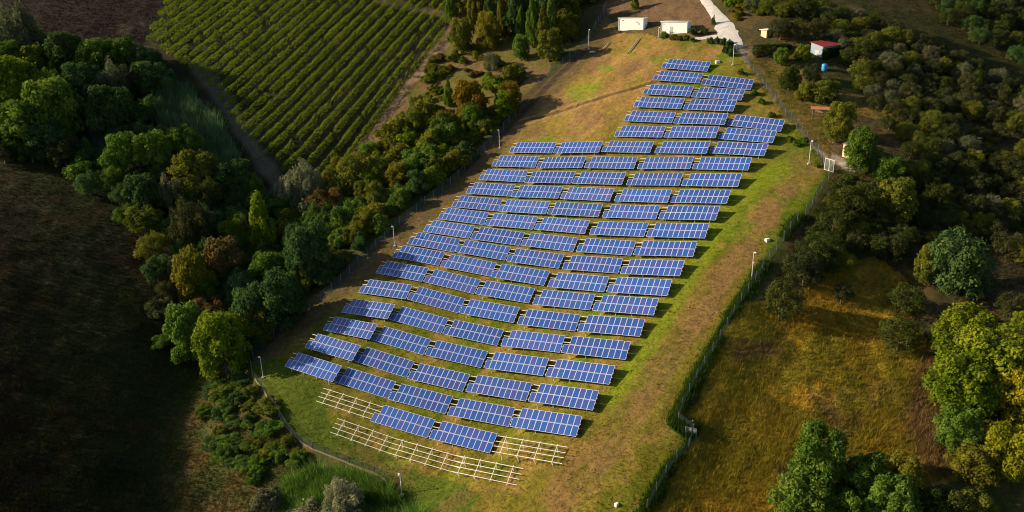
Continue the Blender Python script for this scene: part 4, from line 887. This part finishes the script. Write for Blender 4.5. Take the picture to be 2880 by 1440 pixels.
# ------------------------------------------------------------------ vineyard rows
va = ground([930, 1235], [520, 118]); ax_ = va[1][:2]-va[0][:2]; ax_ /= np.linalg.norm(ax_); nrm_ = np.array([-ax_[1], ax_[0]])
vp = ground([p[0] for p in VINE], [max(p[1], -60) for p in VINE])[:, :2]
s0 = (vp @ nrm_).min(); s1 = (vp @ nrm_).max(); org = va[0][:2] @ nrm_
rows_ = np.arange(org+.6, s1, 3.7)
k_ = 0
for rr in rows_:
    tt = np.arange(-160, 330, .5); X = ax_[0]*tt+nrm_[0]*rr; Y = ax_[1]*tt+nrm_[1]*rr
    px, py, dep = project(X, Y, Z(X, Y)); ins = inside(px, py, VINE) & (dep > 30)
    if ins.sum() < 12: continue
    tt = tt[ins]; n = int((tt.max()-tt.min())*52); rv = np.random.default_rng(900+k_)
    t_ = rv.uniform(tt.min(), tt.max(), n); gapm = fbm(t_, t_*0+rr*3, 2.2, 7, 2) > .26; t_ = t_[gapm]; n = len(t_)
    a = rv.uniform(0, math.pi, n); rad = (.75+.35*fbm(t_, t_*0+rr, 1.7, 5, 2))*rv.uniform(.6, 1.0, n)
    off = np.cos(a)*.80*rad; hz = .25+np.sin(a)*1.85*rad*(.85+.3*fbm(t_, t_*0+rr, 3.0, 8, 2))
    x = ax_[0]*t_+nrm_[0]*(rr+off); y = ax_[1]*t_+nrm_[1]*(rr+off); P = np.stack([x, y, Z(x, y)+hz], -1)
    nr = np.stack([nrm_[0]*np.cos(a), nrm_[1]*np.cos(a), np.sin(a)], -1)+rv.normal(size=(n, 3))*.45; nr /= np.linalg.norm(nr, axis=1)[:, None]
    V, Fc = cards(P-P[0], nr, rv.uniform(.12, .26, n), .75, rv)
    o = link('vine_row', mesh_np('vine_row', V, Fc, 4, (M['leaf'],), False, {'tint': ('FACE', 'FLOAT', np.clip(.6*rv.random(n)+.45*fbm(t_, t_*0+rr, 4, 9, 2), 0, 1))}))
    o.location = [float(v) for v in P[0]]; o.color = (.150, .215, .012, 1)
    tag(o, 'green trellised vine row, %s counted from the brown track beside the hedge' % ORD[k_], 'vine row', 'vine rows of the vineyard'); k_ += 1

# ------------------------------------------------------------------ reeds and grass
def blades(name, xy, z, h, w, colr, bend, mat, per=3, seed=1, kind='stuff', label=None, cat=None):
    rg_ = np.random.default_rng(seed); n = len(xy)
    x = np.repeat(xy[:, 0], per)+rg_.normal(size=n*per)*w*1.2; y = np.repeat(xy[:, 1], per)+rg_.normal(size=n*per)*w*1.2; zz = np.repeat(z, per)
    hh = np.repeat(h, per)*rg_.uniform(.5, 1.15, n*per); a = rg_.uniform(0, 6.283, n*per); b_ = rg_.uniform(.2, 1, n*per)*bend
    ww = w*rg_.uniform(.6, 1.3, n*per)
    dx, dy = np.cos(a), np.sin(a)
    p0 = np.stack([x-dy*ww/2, y+dx*ww/2, zz-.03], -1); p1 = np.stack([x+dy*ww/2, y-dx*ww/2, zz-.03], -1); p2 = np.stack([x+dx*hh*b_, y+dy*hh*b_, zz+hh], -1)
    V = np.stack([p0, p1, p2], 1).reshape(-1, 3); Fc = np.arange(3*n*per).reshape(-1, 3)
    c4 = np.repeat(np.c_[colr, np.ones(n)], per, 0)
    o = link(name, mesh_np(name, V, Fc, 3, (M[mat],), False, {'albedo': ('FACE', 'FLOAT_COLOR', c4), 'tint': ('FACE', 'FLOAT', rg_.random(n*per)*.7+.15)}))
    tag(o, label, cat, None, kind)
def zmesh(x, y, rgh): return Z(x, y)+rgh*((fbm(x, y, 2.2, 101, 3)-.5)*1.5+(fbm(x, y, 9, 131, 2)-.5)*2.2)
def scatter(poly, n, seed):
    P = np.array(interior_poly_fast(poly, n, seed)); g = ground(P[:, 0], P[:, 1]); return g
def interior_poly_fast(poly, n, seed):
    r = np.random.default_rng(seed); xs = [p[0] for p in poly]; ys = [p[1] for p in poly]; out = np.zeros((0, 2))
    while len(out) < n:
        c = np.stack([r.uniform(min(xs), max(xs), n), r.uniform(min(ys), max(ys), n)], -1); out = np.r_[out, c[inside(c[:, 0], c[:, 1], poly)]]
    return out[:n]
def grass(name, poly, n, seed, h0, h1, w, bend, label, cat, per=3, tweak=1.0):
    g = scatter(poly, n, seed); c, rgh, _, _, fa, go, vi = albedo(g[:, 0], g[:, 1], g[:, 2]); z = zmesh(g[:, 0], g[:, 1], rgh)
    rg_ = np.random.default_rng(seed); hh = (h0+(h1-h0)*rg_.random(n)**2)*(.5+fbm(g[:, 0], g[:, 1], 3.0, seed)); c = c*tweak*rg_.uniform(.8, 1.25, (n, 1))
    blades(name, g[:, :2], z, hh, w, c, bend, 'grass', per, seed, 'stuff', label, cat)
grass('short_grass', [p for p in FARM], 60000, 41, .08, .28, .07, .6, 'short green and dry tan grass inside the solar farm', 'grass')
grass('tall_dry_grass', GOLD, 60000, 42, .15, .9, .07, .9, 'tall golden dry grass of the field right of the fence', 'grass')
grass('dark_scrub', [(-60, 480), (200, 470), (420, 620), (470, 800), (520, 1000), (660, 1080), (800, 1260), (900, 1340), (760, 1480), (-60, 1480)], 60000, 43, .12, .6, .11, .7, 'dark dry scrub covering the field on the left', 'scrub')
grass('dry_stubble', [(-60, -120), (620, -120), (410, 115), (300, 180), (120, 150), (-60, 180)], 26000, 47, .15, .6, .12, .7, 'dark dry stubble on the field in the top left corner', 'stubble')
grass('hill_grass', [(2060, 140), (2500, -60), (2920, -60), (2920, 1000), (2560, 760), (2330, 740), (2120, 860), (2330, 520)], 46000, 44, .1, .5, .10, .7, 'dry dark grass between the olive trees on the right hillside', 'grass')
wd = np.array(FENCE_R2); 
def along(pl, n, seed, sx, sy, off=0):
    r = np.random.default_rng(seed); L = np.r_[0, np.cumsum(np.hypot(*np.diff(np.array(pl, float), axis=0).T))]; s = r.uniform(0, L[-1], n); P = np.array(pl, float)
    return np.interp(s, L, P[:, 0])+r.normal(size=n)*sx+off, np.interp(s, L, P[:, 1])+r.normal(size=n)*sy
x, y = along(FENCE_R2, 16000, 45, 9, 6, -7); g = ground(x, y); g = g[fbm(g[:, 0], g[:, 1], 5, 67, 2) > .42]; n = len(g)
blades('fence_weeds', g[:, :2], g[:, 2], rng.uniform(.25, 1.0, n), .10, np.array([.045, .085, .010])*rng.uniform(.6, 1.5, (n, 1)), .6, 'grass', 3, 5, 'stuff', 'tall dark green weeds growing along the right fence', 'weeds')
x, y = along([(1905, 1185), (1915, 1200), (1940, 1222), (1945, 1205)], 900, 46, 9, 7); g = ground(x, y); n = len(g)
blades('weed_patch', g[:, :2], g[:, 2], rng.uniform(.5, 1.4, n), .14, np.array([.03, .06, .012])*rng.uniform(.6, 1.5, (n, 1)), .5, 'grass', 4, 6, 'stuff', 'dark weed patch at the kink of the right fence', 'weeds')
def reeds(poly, n, seed, h, c, label):
    g = scatter(poly, n, seed); rg_ = np.random.default_rng(seed)
    blades('reed_thicket', g[:, :2], g[:, 2], h*rg_.uniform(.4, 1.1, n)*(.25+1.3*fbm(g[:, 0], g[:, 1], 2.2, seed, 2)), .13, np.array(c)*rg_.uniform(.45, 1.7, (n, 1)), .7, 'grass', 9, seed, 'stuff', label, 'reeds')
reeds([(450, 255), (530, 265), (610, 350), (670, 440), (665, 500), (590, 485), (500, 420), (430, 330)], 5200, 51, 4.0, (.10, .17, .07), 'blue-green reed thicket beside the grass track left of the vineyard')
reeds([(255, 370), (330, 370), (400, 420), (330, 450), (270, 430)], 2400, 52, 3.6, (.08, .115, .065), 'dull grey-green reed thicket inside the left wood')
reeds([(815, 1365), (900, 1340), (1000, 1350), (1075, 1390), (1150, 1440), (1210, 1490), (800, 1490), (790, 1420)], 6500, 53, 3.0, (.11, .20, .03), 'bright green reed thicket at the bottom edge below the bare racks')

# ------------------------------------------------------------------ light, sky, camera
SUN_AZ, SUN_EL = R(98), R(20.5)               # heading the light travels to, height of the sun
d = Vector((math.sin(SUN_AZ)*math.cos(SUN_EL), math.cos(SUN_AZ)*math.cos(SUN_EL), -math.sin(SUN_EL)))
ld = bpy.data.lights.new('sun', 'SUN'); ld.energy = 4.6; ld.angle = R(.6); ld.color = (1, .82, .54)
lo = bpy.data.objects.new('sun', ld); col.objects.link(lo); lo.rotation_euler = d.to_track_quat('-Z', 'Y').to_euler(); lo.location = (-200, 100, 300)
w = bpy.data.worlds.new('World'); sc.world = w; w.use_nodes = True; nt = w.node_tree
bg = nt.nodes['Background']; sk = nt.nodes.new('ShaderNodeTexSky'); sk.sky_type = 'NISHITA'; sk.sun_disc = False
sk.sun_elevation = SUN_EL; sk.sun_rotation = SUN_AZ+math.pi; nt.links.new(sk.outputs[0], bg.inputs[0]); bg.inputs[1].default_value = .065
cd = bpy.data.cameras.new('camera'); cam = bpy.data.objects.new('camera', cd); col.objects.link(cam)
cd.sensor_width = 36; cd.sensor_fit = 'HORIZONTAL'; cd.lens = 36*F/2880; cd.clip_end = 3000; cd.clip_start = 1
m = Matrix(((CR[0][0], CR[1][0], -CR[2][0]), (CR[0][1], CR[1][1], -CR[2][1]), (CR[0][2], CR[1][2], -CR[2][2])))
cam.matrix_world = Matrix.Translation((0, 0, CAMZ)) @ m.to_4x4(); sc.camera = cam
sc.render.engine = 'CYCLES'; sc.render.filter_size = 1.0; sc.cycles.filter_width = 1.0; sc.cycles.max_bounces = 5; sc.cycles.diffuse_bounces = 2; sc.cycles.glossy_bounces = 2; sc.cycles.transmission_bounces = 3; sc.cycles.transparent_max_bounces = 4
sc.view_settings.view_transform = 'Standard'; sc.view_settings.look = 'None'; sc.view_settings.gamma = 1; sc.view_settings.exposure = .95
